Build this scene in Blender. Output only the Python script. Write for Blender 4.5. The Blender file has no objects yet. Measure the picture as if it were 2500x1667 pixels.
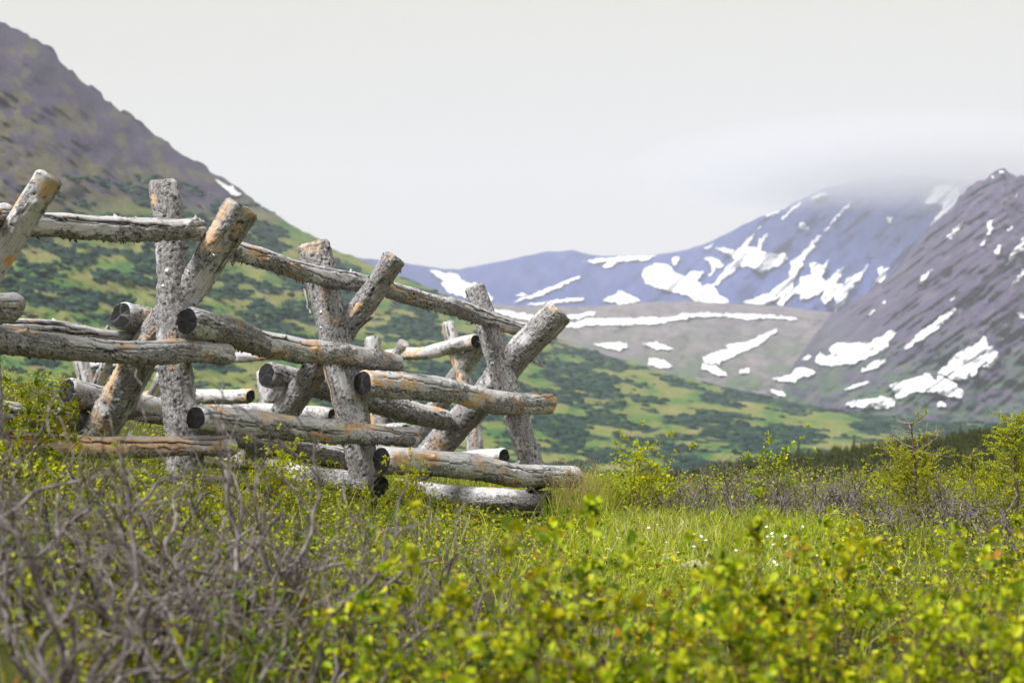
import bpy, math, random
import numpy as np
from mathutils import Vector, Matrix

# ------------------------------------------------------------------ camera, sky, sun, exposure
SC = bpy.context.scene
COL = SC.collection
R = math.radians
F = 50.0 / 36.0 * 2500.0            # focal length in photo pixels
CAMZ = 1.15
PITCH = math.atan(66.5 / F)
cam_data = bpy.data.cameras.new('camera')
cam = bpy.data.objects.new('camera', cam_data)
COL.objects.link(cam)
cam.location = (0, 0, CAMZ)
cam.rotation_euler = (R(90) + PITCH, 0, 0)
cam_data.lens = 50
cam_data.sensor_width = 36
cam_data.clip_start = 0.1
cam_data.clip_end = 40000
cam_data.dof.use_dof = True
cam_data.dof.focus_distance = 10.0
cam_data.dof.aperture_fstop = 2.5
SC.camera = cam

SUN_EL, SUN_AZ = R(56), R(-125)      # azimuth from +Y (view direction) clockwise: behind the camera on the left
world = bpy.data.worlds.new('World')
SC.world = world
world.use_nodes = True
wt = world.node_tree
wt.nodes.clear()
w_out = wt.nodes.new('ShaderNodeOutputWorld')
w_bg = wt.nodes.new('ShaderNodeBackground')
w_bg.inputs['Strength'].default_value = 0.1
w_sky = wt.nodes.new('ShaderNodeTexSky')
w_sky.sky_type = 'NISHITA'
w_sky.sun_disc = False
w_sky.sun_elevation = SUN_EL
w_sky.sun_rotation = SUN_AZ
w_sky.air_density = 1.0
w_sky.dust_density = 2.0
w_mix = wt.nodes.new('ShaderNodeMix')
w_mix.data_type = 'RGBA'
w_mix.inputs['Factor'].default_value = 0.93          # closed cloud cover over the blue
w_mix.inputs['B'].default_value = (5.4, 5.17, 4.58, 1)
wt.links.new(w_sky.outputs['Color'], w_mix.inputs['A'])
wt.links.new(w_mix.outputs['Result'], w_bg.inputs['Color'])
wt.links.new(w_bg.outputs['Background'], w_out.inputs['Surface'])

sun_data = bpy.data.lights.new('sun', 'SUN')
sun_data.energy = 4.5
sun_data.angle = R(16)
sun_data.color = (1.0, 0.985, 0.965)
sun = bpy.data.objects.new('sun', sun_data)
COL.objects.link(sun)
sdir = Vector((math.sin(SUN_AZ) * math.cos(SUN_EL), math.cos(SUN_AZ) * math.cos(SUN_EL), math.sin(SUN_EL)))
sun.rotation_euler = sdir.to_track_quat('Z', 'Y').to_euler()
sun.location = (0, -20, 60)

SC.view_settings.view_transform = 'Standard'
SC.view_settings.look = 'None'
SC.view_settings.exposure = 0.6
SC.view_settings.gamma = 1.0
SC.view_settings.use_curve_mapping = False
SC.cycles.max_bounces = 10
SC.cycles.transparent_max_bounces = 48
SC.cycles.volume_bounces = 4

# ------------------------------------------------------------------ helpers
CF = np.array([0, math.cos(PITCH), math.sin(PITCH)])
CU = np.array([0, -math.sin(PITCH), math.cos(PITCH)])
CR = np.array([1.0, 0, 0])
CO = np.array([0, 0, CAMZ])


def at(px, py, d):
    """photo pixel + depth along the view axis -> world point(s)"""
    px, py, d = np.asarray(px, float), np.asarray(py, float), np.asarray(d, float)
    x = (px - 1250.0) / F
    y = (833.5 - py) / F
    return CO + d[..., None] * (CF + x[..., None] * CR + y[..., None] * CU)


def _hash(ix, iy, iz, seed):
    h = (ix * 374761393 + iy * 668265263 + iz * 2147483647 + seed * 1274126177) & 0xFFFFFFFF
    h = ((h ^ (h >> 13)) * 1274126177) & 0xFFFFFFFF
    h = ((h ^ (h >> 15)) * 2246822519) & 0xFFFFFFFF
    return ((h ^ (h >> 16)) & 0xFFFFFF) / float(0xFFFFFF) * 2.0 - 1.0


def noise(p, seed=0):
    p = np.asarray(p, float)
    i = np.floor(p).astype(np.int64)
    f = p - i
    f = f * f * f * (f * (f * 6 - 15) + 10)
    r = 0
    for dx in (0, 1):
        wx = f[..., 0] if dx else 1 - f[..., 0]
        for dy in (0, 1):
            wy = f[..., 1] if dy else 1 - f[..., 1]
            for dz in (0, 1):
                wz = f[..., 2] if dz else 1 - f[..., 2]
                r = r + wx * wy * wz * _hash(i[..., 0] + dx, i[..., 1] + dy, i[..., 2] + dz, seed)
    return r


def fbm(p, seed=0, oct=4):
    p = np.asarray(p, float)
    a, s, r = 0.5, 1.0, 0
    for k in range(oct):
        r = r + a * noise(p * s, seed + k * 17)
        a *= 0.5
        s *= 2.03
    return r


def smooth(a, b, x):
    t = np.clip((x - a) / (b - a), 0, 1)
    return t * t * (3 - 2 * t)


def mesh_np(name, verts, quads=None, tris=None, attrs=None, smooth_shade=True):
    me = bpy.data.meshes.new(name)
    verts = np.asarray(verts, np.float32)
    loops, starts = [], []
    n = 0
    if quads is not None and len(quads):
        q = np.asarray(quads, np.int32)
        loops.append(q.ravel())
        starts.append(np.arange(len(q)) * 4 + n)
        n += q.size
    if tris is not None and len(tris):
        t = np.asarray(tris, np.int32)
        loops.append(t.ravel())
        starts.append(np.arange(len(t)) * 3 + n)
        n += t.size
    loops = np.concatenate(loops).astype(np.int32)
    starts = np.concatenate(starts).astype(np.int32)
    me.vertices.add(len(verts))
    me.vertices.foreach_set('co', verts.ravel())
    me.loops.add(len(loops))
    me.loops.foreach_set('vertex_index', loops)
    me.polygons.add(len(starts))
    me.polygons.foreach_set('loop_start', starts)
    if smooth_shade:
        me.polygons.foreach_set('use_smooth', np.ones(len(starts), bool))
    for k, v in (attrs or {}).items():
        a = me.attributes.new(k, 'FLOAT', 'POINT')
        a.data.foreach_set('value', np.asarray(v, np.float32).ravel())
    me.update(calc_edges=True)
    me.validate()
    return me


def obj(name, me, mat=None, parent=None, loc=None, kind=None):
    o = bpy.data.objects.new(name, me)
    COL.objects.link(o)
    if mat is not None and me is not None and len(me.materials) == 0:
        me.materials.append(mat)
    if parent is not None:
        o.parent = parent
    if loc is not None:
        o.location = loc
    if kind:
        o['kind'] = kind
    return o


def tag(o, label=None, cat=None, group=None, kind=None):
    if label: o['label'] = label
    if cat: o['category'] = cat
    if group: o['group'] = group
    if kind: o['kind'] = kind
    return o


def empty(name, loc, label, cat, group=None, rz=0.0, sc=(1, 1, 1)):
    o = bpy.data.objects.new(name, None)
    COL.objects.link(o)
    o.empty_display_size = 0.1
    o.location = loc
    o.rotation_euler = (0, 0, rz)
    o.scale = sc
    return tag(o, label, cat, group)


def grid_quads(nr, nc, wrap=False):
    r = np.arange(nr - 1)[:, None]
    c = np.arange(nc if wrap else nc - 1)[None, :]
    c2 = (c + 1) % nc
    a = r * nc + c
    b = r * nc + c2
    return np.stack([a, b, b + nc, a + nc], -1).reshape(-1, 4)


# ------------------------------------------------------------------ material helpers
class MT:
    def __init__(self, name):
        self.m = bpy.data.materials.new(name)
        self.m.use_nodes = True
        self.t = self.m.node_tree
        self.t.nodes.clear()
        self.out = self.n('ShaderNodeOutputMaterial')
        self.bsdf = None

    def n(self, typ, **kw):
        nd = self.t.nodes.new(typ)
        for k, v in kw.items():
            setattr(nd, k, v)
        return nd

    def l(self, a, b):
        self.t.links.new(a, b)

    def coord(self, scale=(1, 1, 1), kind='Object', attr=None):
        if attr:
            c = self.n('ShaderNodeAttribute', attribute_name=attr).outputs['Vector']
        else:
            c = self.n('ShaderNodeTexCoord').outputs[kind]
        mp = self.n('ShaderNodeMapping')
        mp.inputs['Scale'].default_value = scale
        self.l(c, mp.inputs['Vector'])
        return mp.outputs['Vector']

    def noise(self, vec, scale, detail=4, rough=0.6, dist=0.0):
        nd = self.n('ShaderNodeTexNoise')
        nd.inputs['Scale'].default_value = scale
        nd.inputs['Detail'].default_value = detail
        nd.inputs['Roughness'].default_value = rough
        nd.inputs['Distortion'].default_value = dist
        self.l(vec, nd.inputs['Vector'])
        return nd.outputs['Fac']

    def voro(self, vec, scale, feature='F1', out='Distance'):
        nd = self.n('ShaderNodeTexVoronoi', feature=feature)
        nd.inputs['Scale'].default_value = scale
        self.l(vec, nd.inputs['Vector'])
        return nd.outputs[out]

    def ramp(self, fac, stops, interp='LINEAR'):
        nd = self.n('ShaderNodeValToRGB')
        nd.color_ramp.interpolation = interp
        el = nd.color_ramp.elements
        while len(el) < len(stops):
            el.new(0.5)
        for e, (p, c) in zip(el, stops):
            e.position = p
            e.color = (*c, 1) if len(c) == 3 else c
        self.l(fac, nd.inputs['Fac'])
        return nd.outputs['Color']

    def range(self, fac, a, b, c=0.0, d=1.0):
        nd = self.n('ShaderNodeMapRange')
        nd.inputs['From Min'].default_value = a
        nd.inputs['From Max'].default_value = b
        nd.inputs['To Min'].default_value = c
        nd.inputs['To Max'].default_value = d
        self.l(fac, nd.inputs['Value'])
        return nd.outputs['Result']

    def mix(self, fac, a, b, blend='MIX'):
        nd = self.n('ShaderNodeMix', data_type='RGBA', blend_type=blend)
        for s, v in (('Factor', fac), ('A', a), ('B', b)):
            if isinstance(v, (int, float)):
                nd.inputs[s].default_value = v
            elif isinstance(v, tuple):
                nd.inputs[s].default_value = (*v, 1)
            else:
                self.l(v, nd.inputs[s])
        return nd.outputs['Result']

    def math(self, op, a, b=0.0, clamp=False):
        nd = self.n('ShaderNodeMath', operation=op, use_clamp=clamp)
        for s, v in ((0, a), (1, b)):
            if isinstance(v, (int, float)):
                nd.inputs[s].default_value = v
            else:
                self.l(v, nd.inputs[s])
        return nd.outputs[0]

    def attr(self, name, out='Fac'):
        return self.n('ShaderNodeAttribute', attribute_name=name).outputs[out]

    def bump(self, h, dist=0.01, strength=1.0, prev=None):
        nd = self.n('ShaderNodeBump')
        nd.inputs['Distance'].default_value = dist
        nd.inputs['Strength'].default_value = strength
        self.l(h, nd.inputs['Height'])
        if prev is not None:
            self.l(prev, nd.inputs['Normal'])
        return nd.outputs['Normal']

    def principled(self, col, rough=0.8, spec=0.3, normal=None, metal=0.0):
        b = self.n('ShaderNodeBsdfPrincipled')
        if isinstance(col, tuple):
            b.inputs['Base Color'].default_value = (*col, 1)
        else:
            self.l(col, b.inputs['Base Color'])
        if isinstance(rough, (int, float)):
            b.inputs['Roughness'].default_value = rough
        else:
            self.l(rough, b.inputs['Roughness'])
        b.inputs['Specular IOR Level'].default_value = spec
        b.inputs['Metallic'].default_value = metal
        if normal is not None:
            self.l(normal, b.inputs['Normal'])
        self.bsdf = b
        return b

    def finish(self, shader=None):
        s = shader if shader is not None else self.bsdf.outputs['BSDF']
        self.l(s, self.out.inputs['Surface'])
        return self.m


def mat_log(tint=1.0):
    m = MT('weathered_log')
    co = m.coord((1, 1, 1))
    cs = m.coord((1, 1, 0.22))
    cl = m.coord((1, 1, 0.05))
    bark = m.attr('bark')
    knot = m.attr('knot')
    orange = m.attr('orange')
    crack = m.attr('crack')
    # bark: grey scales with dark gaps
    n1 = m.noise(co, 78, 5, 0.74)
    n2 = m.noise(co, 9, 3, 0.6)
    n3 = m.noise(co, 30, 3, 0.6)
    v1 = m.voro(cs, 70, 'F1')
    b_col = m.ramp(n1, [(0.29, (0.055, 0.047, 0.047)), (0.40, (0.205, 0.195, 0.198)), (0.53, (0.395, 0.385, 0.392)), (0.70, (0.61, 0.60, 0.615))])
    b_col = m.mix(m.range(v1, 0.45, 0.85, 0.0, 0.5), b_col, (0.085, 0.072, 0.07))
    b_col = m.mix(m.range(n3, 0.52, 0.72, 0.0, 0.4), b_col, (0.44, 0.43, 0.43))
    b_col = m.mix(m.range(n2, 0.5, 0.72, 0.0, 0.35), b_col, (0.19, 0.165, 0.16))
    # bare silver wood with grain
    g1 = m.noise(cl, 120, 4, 0.65)
    g2 = m.noise(co, 6, 3, 0.6)
    w_col = m.ramp(g1, [(0.30, (0.24, 0.23, 0.235)), (0.48, (0.50, 0.495, 0.51)), (0.72, (0.66, 0.66, 0.68))])
    w_col = m.mix(m.range(g2, 0.5, 0.72, 0.0, 0.5), w_col, (0.42, 0.34, 0.265))
    w_col = m.mix(m.range(m.noise(co, 32, 4, 0.7), 0.53, 0.66, 0, 0.65), w_col, (0.2, 0.175, 0.165))
    # freshly peeled orange wood
    o_col = m.ramp(m.noise(cs, 45, 4, 0.7), [(0.22, (0.13, 0.05, 0.015)), (0.36, (0.52, 0.235, 0.055)), (0.53, (0.68, 0.41, 0.17)), (0.75, (0.70, 0.55, 0.38))])
    col = m.mix(bark, w_col, b_col)
    col = m.mix(orange, col, o_col)
    col = m.mix(crack, col, (0.028, 0.024, 0.023))
    col = m.mix(knot, col, (0.032, 0.026, 0.024))
    h = m.math('MULTIPLY', m.math('ADD', n1, m.math('MULTIPLY', v1, -0.5)), m.math('ADD', m.math('MULTIPLY', bark, 0.85), 0.15))
    nm = m.bump(h, 0.014, 0.9)
    nm = m.bump(g1, 0.0015, 0.5, nm)
    m.principled(col, 0.82, 0.22, nm)
    return m.finish()


def mat_end():
    m = MT('dark_end_grain')
    co = m.coord((1, 1, 1))
    sep = m.n('ShaderNodeSeparateXYZ')
    m.l(co, sep.inputs[0])
    rad = m.math('SQRT', m.math('ADD', m.math('POWER', sep.outputs[0], 2.0), m.math('POWER', sep.outputs[1], 2.0)))
    wob = m.math('ADD', rad, m.math('MULTIPLY', m.noise(co, 14, 2), 0.012))
    ring = m.math('SINE', m.math('MULTIPLY', wob, 900.0))
    n = m.noise(co, 60, 4, 0.7)
    star = m.attr('star')
    c = m.ramp(n, [(0.3, (0.006, 0.0058, 0.0065)), (0.6, (0.015, 0.0145, 0.016)), (0.85, (0.04, 0.038, 0.042))])
    c = m.mix(m.range(ring, 0.2, 1.0, 0.0, 0.25), c, (0.04, 0.038, 0.042))
    c = m.mix(star, c, (0.23, 0.22, 0.23))
    nm = m.bump(m.math('ADD', n, m.math('MULTIPLY', ring, 0.12)), 0.004, 0.7)
    m.principled(c, 0.8, 0.25, nm)
    return m.finish()


def mat_pale_end():
    m = MT('pale_end_grain')
    co = m.coord((1, 1, 1))
    n = m.noise(co, 50, 4, 0.7)
    c = m.ramp(n, [(0.3, (0.2, 0.17, 0.15)), (0.6, (0.48, 0.45, 0.43)), (0.85, (0.62, 0.6, 0.58))])
    m.principled(c, 0.85, 0.2, m.bump(n, 0.004, 0.7))
    return m.finish()


def mat_simple(name, col, rough=0.7, metal=0.0, nscale=0, var=0.3, spec=0.3):
    m = MT(name)
    if nscale:
        n = m.noise(m.coord(), nscale, 4, 0.65)
        d = tuple(c * (1 - var) for c in col)
        b = tuple(min(1, c * (1 + var)) for c in col)
        c = m.ramp(n, [(0.3, d), (0.7, b)])
        m.principled(c, rough, spec, m.bump(n, 0.005, 0.4), metal)
    else:
        m.principled(col, rough, spec, None, metal)
    return m.finish()


def mat_leaf(name, stops, trans=0.40, rough=0.5, spec=0.25):
    m = MT(name)
    t = m.attr('tint')
    col = m.ramp(t, stops)
    rnd = m.n('ShaderNodeObjectInfo').outputs['Random']
    hs = m.n('ShaderNodeHueSaturation')
    m.l(m.range(rnd, 0, 1, 0.488, 0.512), hs.inputs['Hue'])
    m.l(m.range(rnd, 0, 1, 0.85, 1.12), hs.inputs['Value'])
    m.l(col, hs.inputs['Color'])
    col = hs.outputs['Color']
    b = m.principled(col, rough, spec)
    tr = m.n('ShaderNodeBsdfTranslucent')
    tc = m.mix(1.0, col, (1.0, 0.95, 0.45), 'MULTIPLY')
    m.l(tc, tr.inputs['Color'])
    mx = m.n('ShaderNodeMixShader')
    mx.inputs[0].default_value = trans
    m.l(b.outputs[0], mx.inputs[1])
    m.l(tr.outputs[0], mx.inputs[2])
    return m.finish(mx.outputs[0])


def mat_twig():
    m = MT('bare_twig')
    n = m.noise(m.coord(), 30, 4, 0.7)
    rnd = m.n('ShaderNodeObjectInfo').outputs['Random']
    c = m.ramp(n, [(0.32, (0.028, 0.023, 0.024)), (0.48, (0.120, 0.098, 0.096)), (0.70, (0.36, 0.315, 0.305))])
    c = m.mix(m.range(rnd, 0, 1, 0.0, 0.35), c, (0.11, 0.088, 0.092))
    m.principled(c, 0.6, 0.35, m.bump(n, 0.004, 0.5))
    return m.finish()


LOG = mat_log()
END = mat_end()
PALE_END = mat_pale_end()
TWIG = mat_twig()
STEM = mat_simple('leafy_stem', (0.12, 0.075, 0.055), 0.6, 0, 40, 0.4)
BOLT = mat_simple('galvanised_steel', (0.62, 0.63, 0.66), 0.38, 0.85, 90, 0.2, 0.5)
SPLINT = mat_simple('splintered_wood', (0.50, 0.38, 0.27), 0.8, 0, 60, 0.45)
BARKFLAKE = mat_simple('loose_bark', (0.16, 0.13, 0.12), 0.85, 0, 70, 0.6)
LEAF = mat_leaf('dwarf_birch_leaf', [(0.0, (0.040, 0.085, 0.006)), (0.30, (0.20, 0.285, 0.008)), (0.72, (0.49, 0.54, 0.010)), (0.95, (0.60, 0.55, 0.014)), (0.975, (0.42, 0.26, 0.02)), (1.0, (0.32, 0.10, 0.03))])
LEAF_GREEN = mat_leaf('willow_leaf', [(0.0, (0.08, 0.155, 0.008)), (0.5, (0.20, 0.30, 0.010)), (0.85, (0.38, 0.44, 0.014)), (1.0, (0.5, 0.5, 0.04))])
NEEDLE = mat_leaf('spruce_needle', [(0.0, (0.09, 0.15, 0.010)), (0.4, (0.32, 0.38, 0.010)), (1.0, (0.58, 0.58, 0.018))], 0.4, 0.5)
GRASS = mat_leaf('grass_blade', [(0.0, (0.12, 0.21, 0.012)), (0.5, (0.34, 0.42, 0.018)), (0.8, (0.52, 0.52, 0.05)), (0.92, (0.52, 0.45, 0.18)), (1.0, (0.62, 0.54, 0.30))], 0.4, 0.5)

# ------------------------------------------------------------------ terrain of the valley and mountains


def curve(xs, ys):
    xs, ys = np.array(xs, float), np.array(ys, float)
    return lambda x: np.interp(x, xs, ys)


def scrub_mask(X, Y, T):
    """how thick the dark scrub stands on the mountainside (0..1)"""
    q = np.stack([X / 100.0 * 0.80, T * 6.0 + Y / 100.0 * 1.25, 0 * X + 2.7], -1)
    n = fbm(q * np.array([1.35, 1.9, 1]), 611, 6) * 1.05 + 0.3 * fbm(q * np.array([4.2, 5.5, 1]) + 5.5, 612, 3)
    d = np.interp(Y, [430, 520, 720, 1200], [-0.16, -0.02, 0.055, 0.075]) + np.interp(X, [700, 1300], [0, 0.06])
    d = d + 0.12 * smooth(0.10, 0.0, T) * smooth(1150, 1300, X) - 0.15 * smooth(0.12, 0.02, T) * smooth(1100, 900, X)
    return smooth(-0.015, 0.035, n + d - 0.05)


class Sheet:
    """A slope between its ridge line and its foot: inverse depth is linear between them (a plane) plus relief."""

    def __init__(self, sky, foot, dsky, dfoot, seed, amp, rough, stretch=(1, 1), rfreq=1 / 40.0, ridge=None):
        self.sky, self.foot, self.dsky, self.dfoot = sky, foot, dsky, dfoot
        self.seed, self.amp, self.rough, self.stretch, self.rfreq, self.ridge = seed, amp, rough, stretch, rfreq, ridge

    def ys(self, x):
        return self.sky(x) + self.jag(x)

    def jag(self, x):
        q = np.stack([x * self.rfreq, 0 * x, 0 * x + 3.3], -1)
        return self.rough(x) * fbm(q, self.seed + 5, 5) * 2

    def depth(self, x, y):
        s, f = self.sky(x), self.foot(x)
        t = np.clip((y - s) / (f - s), 0, 1)
        inv = 1 / self.dsky(x) * (1 - t) + 1 / self.dfoot(x) * t
        d = 1 / inv
        q = np.stack([x / 60 * self.stretch[0], y / 60 * self.stretch[1], 0 * x], -1)
        rel = fbm(q, self.seed, 5) * self.amp * smooth(-0.02, 0.06, t) * smooth(1.0, 0.9, t)
        if self.ridge:      # gullies and ribs running down the slope
            k, sh, per = self.ridge
            g = (y + sh * x) / per
            q = np.stack([g, x / (per * 5), 0 * x + 8.8], -1)
            w = 1 - np.abs(fbm(q, self.seed + 40, 5)) * 3.2
            rel = rel + k(x) * w * smooth(0.0, 0.05, t) * smooth(1.0, 0.7, t)
        return d * (1 + rel), t

    def point(self, x, y, lift=0.0):
        d, t = self.depth(x, y)
        p = at(x, y, d)
        p[..., 2] += lift
        return p

    def mesh(self, name, x0, x1, nc, nr, mask=None):
        x = np.linspace(x0, x1, nc)
        s, f = self.ys(x), self.foot(x)
        rows = []
        tt = np.linspace(0, 1, nr) ** 1.05
        # the far side of the ridge, falling away behind it
        for k, (dm, dy) in enumerate([(1.5, 170), (1.22, 60), (1.07, 12)]):
            rows.append((at(x, s + dy, self.dsky(x) * dm), np.zeros(nc), s))
        for t in tt:
            y = self.sky(x) + (f - self.sky(x)) * t + self.jag(x) * math.exp(-t * 30)
            d, _ = self.depth(x, y)
            rows.append((at(x, y, d), np.full(nc, t), y))
        V = np.stack([r[0] for r in rows])
        T = np.stack([r[1] for r in rows])
        Y = np.stack([np.broadcast_to(r[2], (nc,)) for r in rows])
        X = np.broadcast_to(x, T.shape)
        q = grid_quads(len(rows), nc)
        if mask is not None:
            k = mask(X.ravel()[q].mean(1), Y.ravel()[q].mean(1))
            q = q[k]
        Hn = V[..., 2]
        if self.seed == 11:
            scr = scrub_mask(X, Y, T)
        else:
            scr = 0 * T
        at_ = {'scrub': scr, 'slope_t': T, 'along': X / 100.0, 'down': Y / 100.0, 'height': Hn}
        v = V.reshape(-1, 3)
        used = np.unique(q)
        remap = np.full(len(v), -1)
        remap[used] = np.arange(len(used))
        return mesh_np(name, v[used], remap[q], None, {a: b.ravel()[used] for a, b in at_.items()})


def uvvec(m, sx, sy, shear=0.0):
    """surface coordinates of a slope (across, down), stored on its vertices"""
    a, d = m.attr('along'), m.attr('down')
    cb = m.n('ShaderNodeCombineXYZ')
    m.l(m.math('MULTIPLY', a, sx), cb.inputs[0])
    m.l(m.math('MULTIPLY', m.math('ADD', d, m.math('MULTIPLY', a, shear)), sy), cb.inputs[1])
    return cb.outputs[0]


def mat_hillside():
    m = MT('hillside_turf_and_scrub')
    t = m.attr('slope_t')
    down = m.attr('down')
    along = m.attr('along')
    cb = m.n('ShaderNodeCombineXYZ')
    m.l(m.math('MULTIPLY', along, 0.85), cb.inputs[0])
    m.l(m.math('ADD', m.math('MULTIPLY', t, 5.5), m.math('MULTIPLY', down, 1.15)), cb.inputs[1])
    v = cb.outputs[0]
    v2 = m.n('ShaderNodeVectorMath', operation='ADD')
    v2.inputs[1].default_value = (31.7, 12.3, 0)
    m.l(v, v2.inputs[0])
    v2 = v2.outputs[0]
    big = m.noise(v, 0.55, 5, 0.6)
    med = m.noise(v, 1.15, 7, 0.62, 0.1)
    med2 = m.noise(v2, 1.2, 6, 0.6, 0.1)
    fine = m.noise(v, 11, 6, 0.72)
    grass = m.ramp(med2, [(0.31, (0.024, 0.105, 0.040)), (0.40, (0.066, 0.150, 0.040)), (0.49, (0.168, 0.190, 0.052)), (0.66, (0.245, 0.212, 0.098))])
    grass = m.mix(m.range(fine, 0.42, 0.62, 0, 0.55), grass, (0.085, 0.125, 0.045))
    scrub = m.ramp(fine, [(0.3, (0.012, 0.030, 0.026)), (0.7, (0.033, 0.062, 0.046))])
    # scrub gets denser down the slope and to the valley
    dens = m.range(down, 5.0, 7.2, -0.03, 0.06)
    dens = m.math('ADD', dens, m.range(along, 8, 16, 0.0, 0.035))
    sm = m.range(m.math('ADD', m.attr('scrub'), m.math('MULTIPLY', m.math('SUBTRACT', fine, 0.5), 0.9)), 0.35, 0.65)
    low = m.mix(sm, grass, scrub)
    # rock and alpine tundra higher up
    rk = m.noise(uvvec(m, 1, 1.3, -0.5), 1.4, 7, 0.68, 0.3)
    rfine = m.noise(uvvec(m, 1, 1.5, -0.4), 13, 8, 0.78)
    rock = m.ramp(rfine, [(0.3, (0.032, 0.028, 0.056)), (0.5, (0.062, 0.052, 0.088)), (0.75, (0.12, 0.100, 0.122))])
    tundra = m.ramp(fine, [(0.3, (0.065, 0.062, 0.042)), (0.7, (0.145, 0.128, 0.082))])
    hi = m.math('ADD', rk, m.range(t, 0.0, 0.5, 0.10, -0.12))
    up = m.mix(m.range(hi, 0.46, 0.56), tundra, rock)
    limit = m.math('ADD', m.math('ADD', t, m.math('MULTIPLY', m.math('SUBTRACT', big, 0.5), 0.30)), m.range(along, 1.0, 9.0, -0.02, 0.60))
    col = m.mix(m.range(limit, 0.34, 0.46), up, low)
    nm = m.bump(m.math('ADD', m.math('MULTIPLY', sm, 0.5), rfine), 5.0, 0.5)
    m.principled(col, 0.95, 0.1, nm)
    return m.finish()


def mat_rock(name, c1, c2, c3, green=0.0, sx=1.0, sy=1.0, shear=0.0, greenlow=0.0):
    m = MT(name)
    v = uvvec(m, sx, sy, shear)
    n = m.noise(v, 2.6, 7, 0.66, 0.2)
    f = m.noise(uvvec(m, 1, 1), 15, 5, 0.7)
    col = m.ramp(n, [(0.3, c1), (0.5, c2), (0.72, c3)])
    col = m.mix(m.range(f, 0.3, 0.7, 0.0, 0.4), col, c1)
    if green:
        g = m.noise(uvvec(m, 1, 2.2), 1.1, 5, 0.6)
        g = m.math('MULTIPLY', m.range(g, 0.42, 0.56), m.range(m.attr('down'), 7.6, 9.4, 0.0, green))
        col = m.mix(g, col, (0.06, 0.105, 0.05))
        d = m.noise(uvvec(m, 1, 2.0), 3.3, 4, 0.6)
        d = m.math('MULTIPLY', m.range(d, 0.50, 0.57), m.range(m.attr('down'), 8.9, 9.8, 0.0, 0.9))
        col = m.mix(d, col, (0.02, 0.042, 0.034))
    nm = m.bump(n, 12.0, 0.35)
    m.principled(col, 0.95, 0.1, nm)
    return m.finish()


def mat_snow():
    m = MT('old_snow')
    n = m.noise(m.coord(), 0.02, 4, 0.6)
    c = m.ramp(n, [(0.25, (0.50, 0.50, 0.52)), (0.42, (0.64, 0.65, 0.67)), (0.7, (0.72, 0.73, 0.74))])
    m.principled(c, 0.7, 0.2)
    return m.finish()


SNOW = mat_snow()
MOUNT = {}

# left mountain: from the rocky peak on the left down across the valley
hill_sky = curve([-500, -200, 0, 60, 120, 200, 300, 400, 500, 600, 700, 800, 900, 950, 1040, 1130, 1240, 1340, 1400, 1500, 1640, 1800, 1950, 2100, 2250, 2400, 2600, 3000],
                 [-280, -95, 42, 78, 122, 195, 275, 345, 408, 472, 540, 600, 645, 664, 700, 738, 782, 822, 842, 872, 915, 950, 985, 1008, 1024, 1030, 1034, 1040])
hill = Sheet(hill_sky, curve([-500, 3000], [1215, 1215]),
             curve([-500, 0, 950, 1400, 2200, 3000], [2000, 2150, 2500, 2600, 2050, 1900]),
             curve([-500, 3000], [760, 820]), 11, 0.018, curve([-500, 300, 700, 1200, 3000], [14, 10, 5, 1.6, 1.2]), (1, 1.6), 1 / 26.0, (curve([0, 900, 1300], [0.006, 0.004, 0.001]), -0.62, 18.0))
o = obj('mountain_slope', hill.mesh('mountain_slope', -480, 2950, 440, 230), mat_hillside(), kind='structure')
tag(o, 'rocky mountainside sloping down from the left into green scrub and turf')
MOUNT['L'] = (hill, o)

far_sky = curve([700, 850, 900, 992, 1036, 1118, 1206, 1335, 1400, 1444, 1580, 1648, 1679, 1738, 1798, 1853, 1900, 1956, 2015, 2094, 2233, 2351, 2500, 2900],
                [610, 625, 631, 645, 650, 660, 640, 614, 611, 623, 624, 616, 609, 589, 558, 532, 514, 485, 459, 439, 429, 440, 450, 470])
far = Sheet(far_sky, curve([700, 1150, 1500, 2900], [830, 805, 800, 830]), curve([700, 1100, 2900], [6000, 7000, 7000]),
            curve([700, 2900], [5200, 5600]), 23, 0.02, curve([700, 2900], [2, 2]), (1, 1), 1 / 40.0, (curve([1400, 1800], [0.004, 0.012]), 0.9, 55.0))
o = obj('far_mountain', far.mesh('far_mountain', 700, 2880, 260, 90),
        mat_rock('haze_blue_slate', (0.040, 0.056, 0.165), (0.058, 0.075, 0.205), (0.095, 0.107, 0.225)), kind='structure')  # slate colour with the blue of distance haze mixed into it
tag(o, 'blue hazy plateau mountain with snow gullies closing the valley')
MOUNT['F'] = (far, o)

mid_sky = curve([900, 1100, 1200, 1300, 1450, 1600, 1679, 1778, 1916, 1980, 2027, 2047, 2130, 2193, 2233, 2272, 2320, 2343, 2387, 2420, 2446, 2475, 2500, 2600, 2900],
                [720, 735, 742, 748, 748, 737, 734, 742, 748, 758, 764, 760, 704, 657, 601, 552, 520, 479, 441, 426, 417, 423, 432, 470, 560])
mid = Sheet(mid_sky, curve([900, 3000], [1075, 1075]), curve([900, 1900, 2050, 2450, 2900], [5000, 5000, 4700, 4100, 3900]),
            curve([900, 3000], [2750, 2500]), 37, 0.035, curve([900, 2000, 2200, 2900], [1.0, 1.5, 9, 9]), (1, 1), 1 / 24.0, (curve([1900, 2200], [0.003, 0.010]), 0.72, 22.0))
line = curve([700, 764, 900, 1100], [2040, 2030, 1930, 1850])
o = obj('valley_floor', mid.mesh('valley_floor', 900, 2880, 330, 170, lambda X, Y: X < line(Y)),
        mat_rock('moraine', (0.095, 0.084, 0.095), (0.165, 0.145, 0.155), (0.235, 0.205, 0.19), 0.8, 1, 3.0, -0.1), kind='structure')
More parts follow.
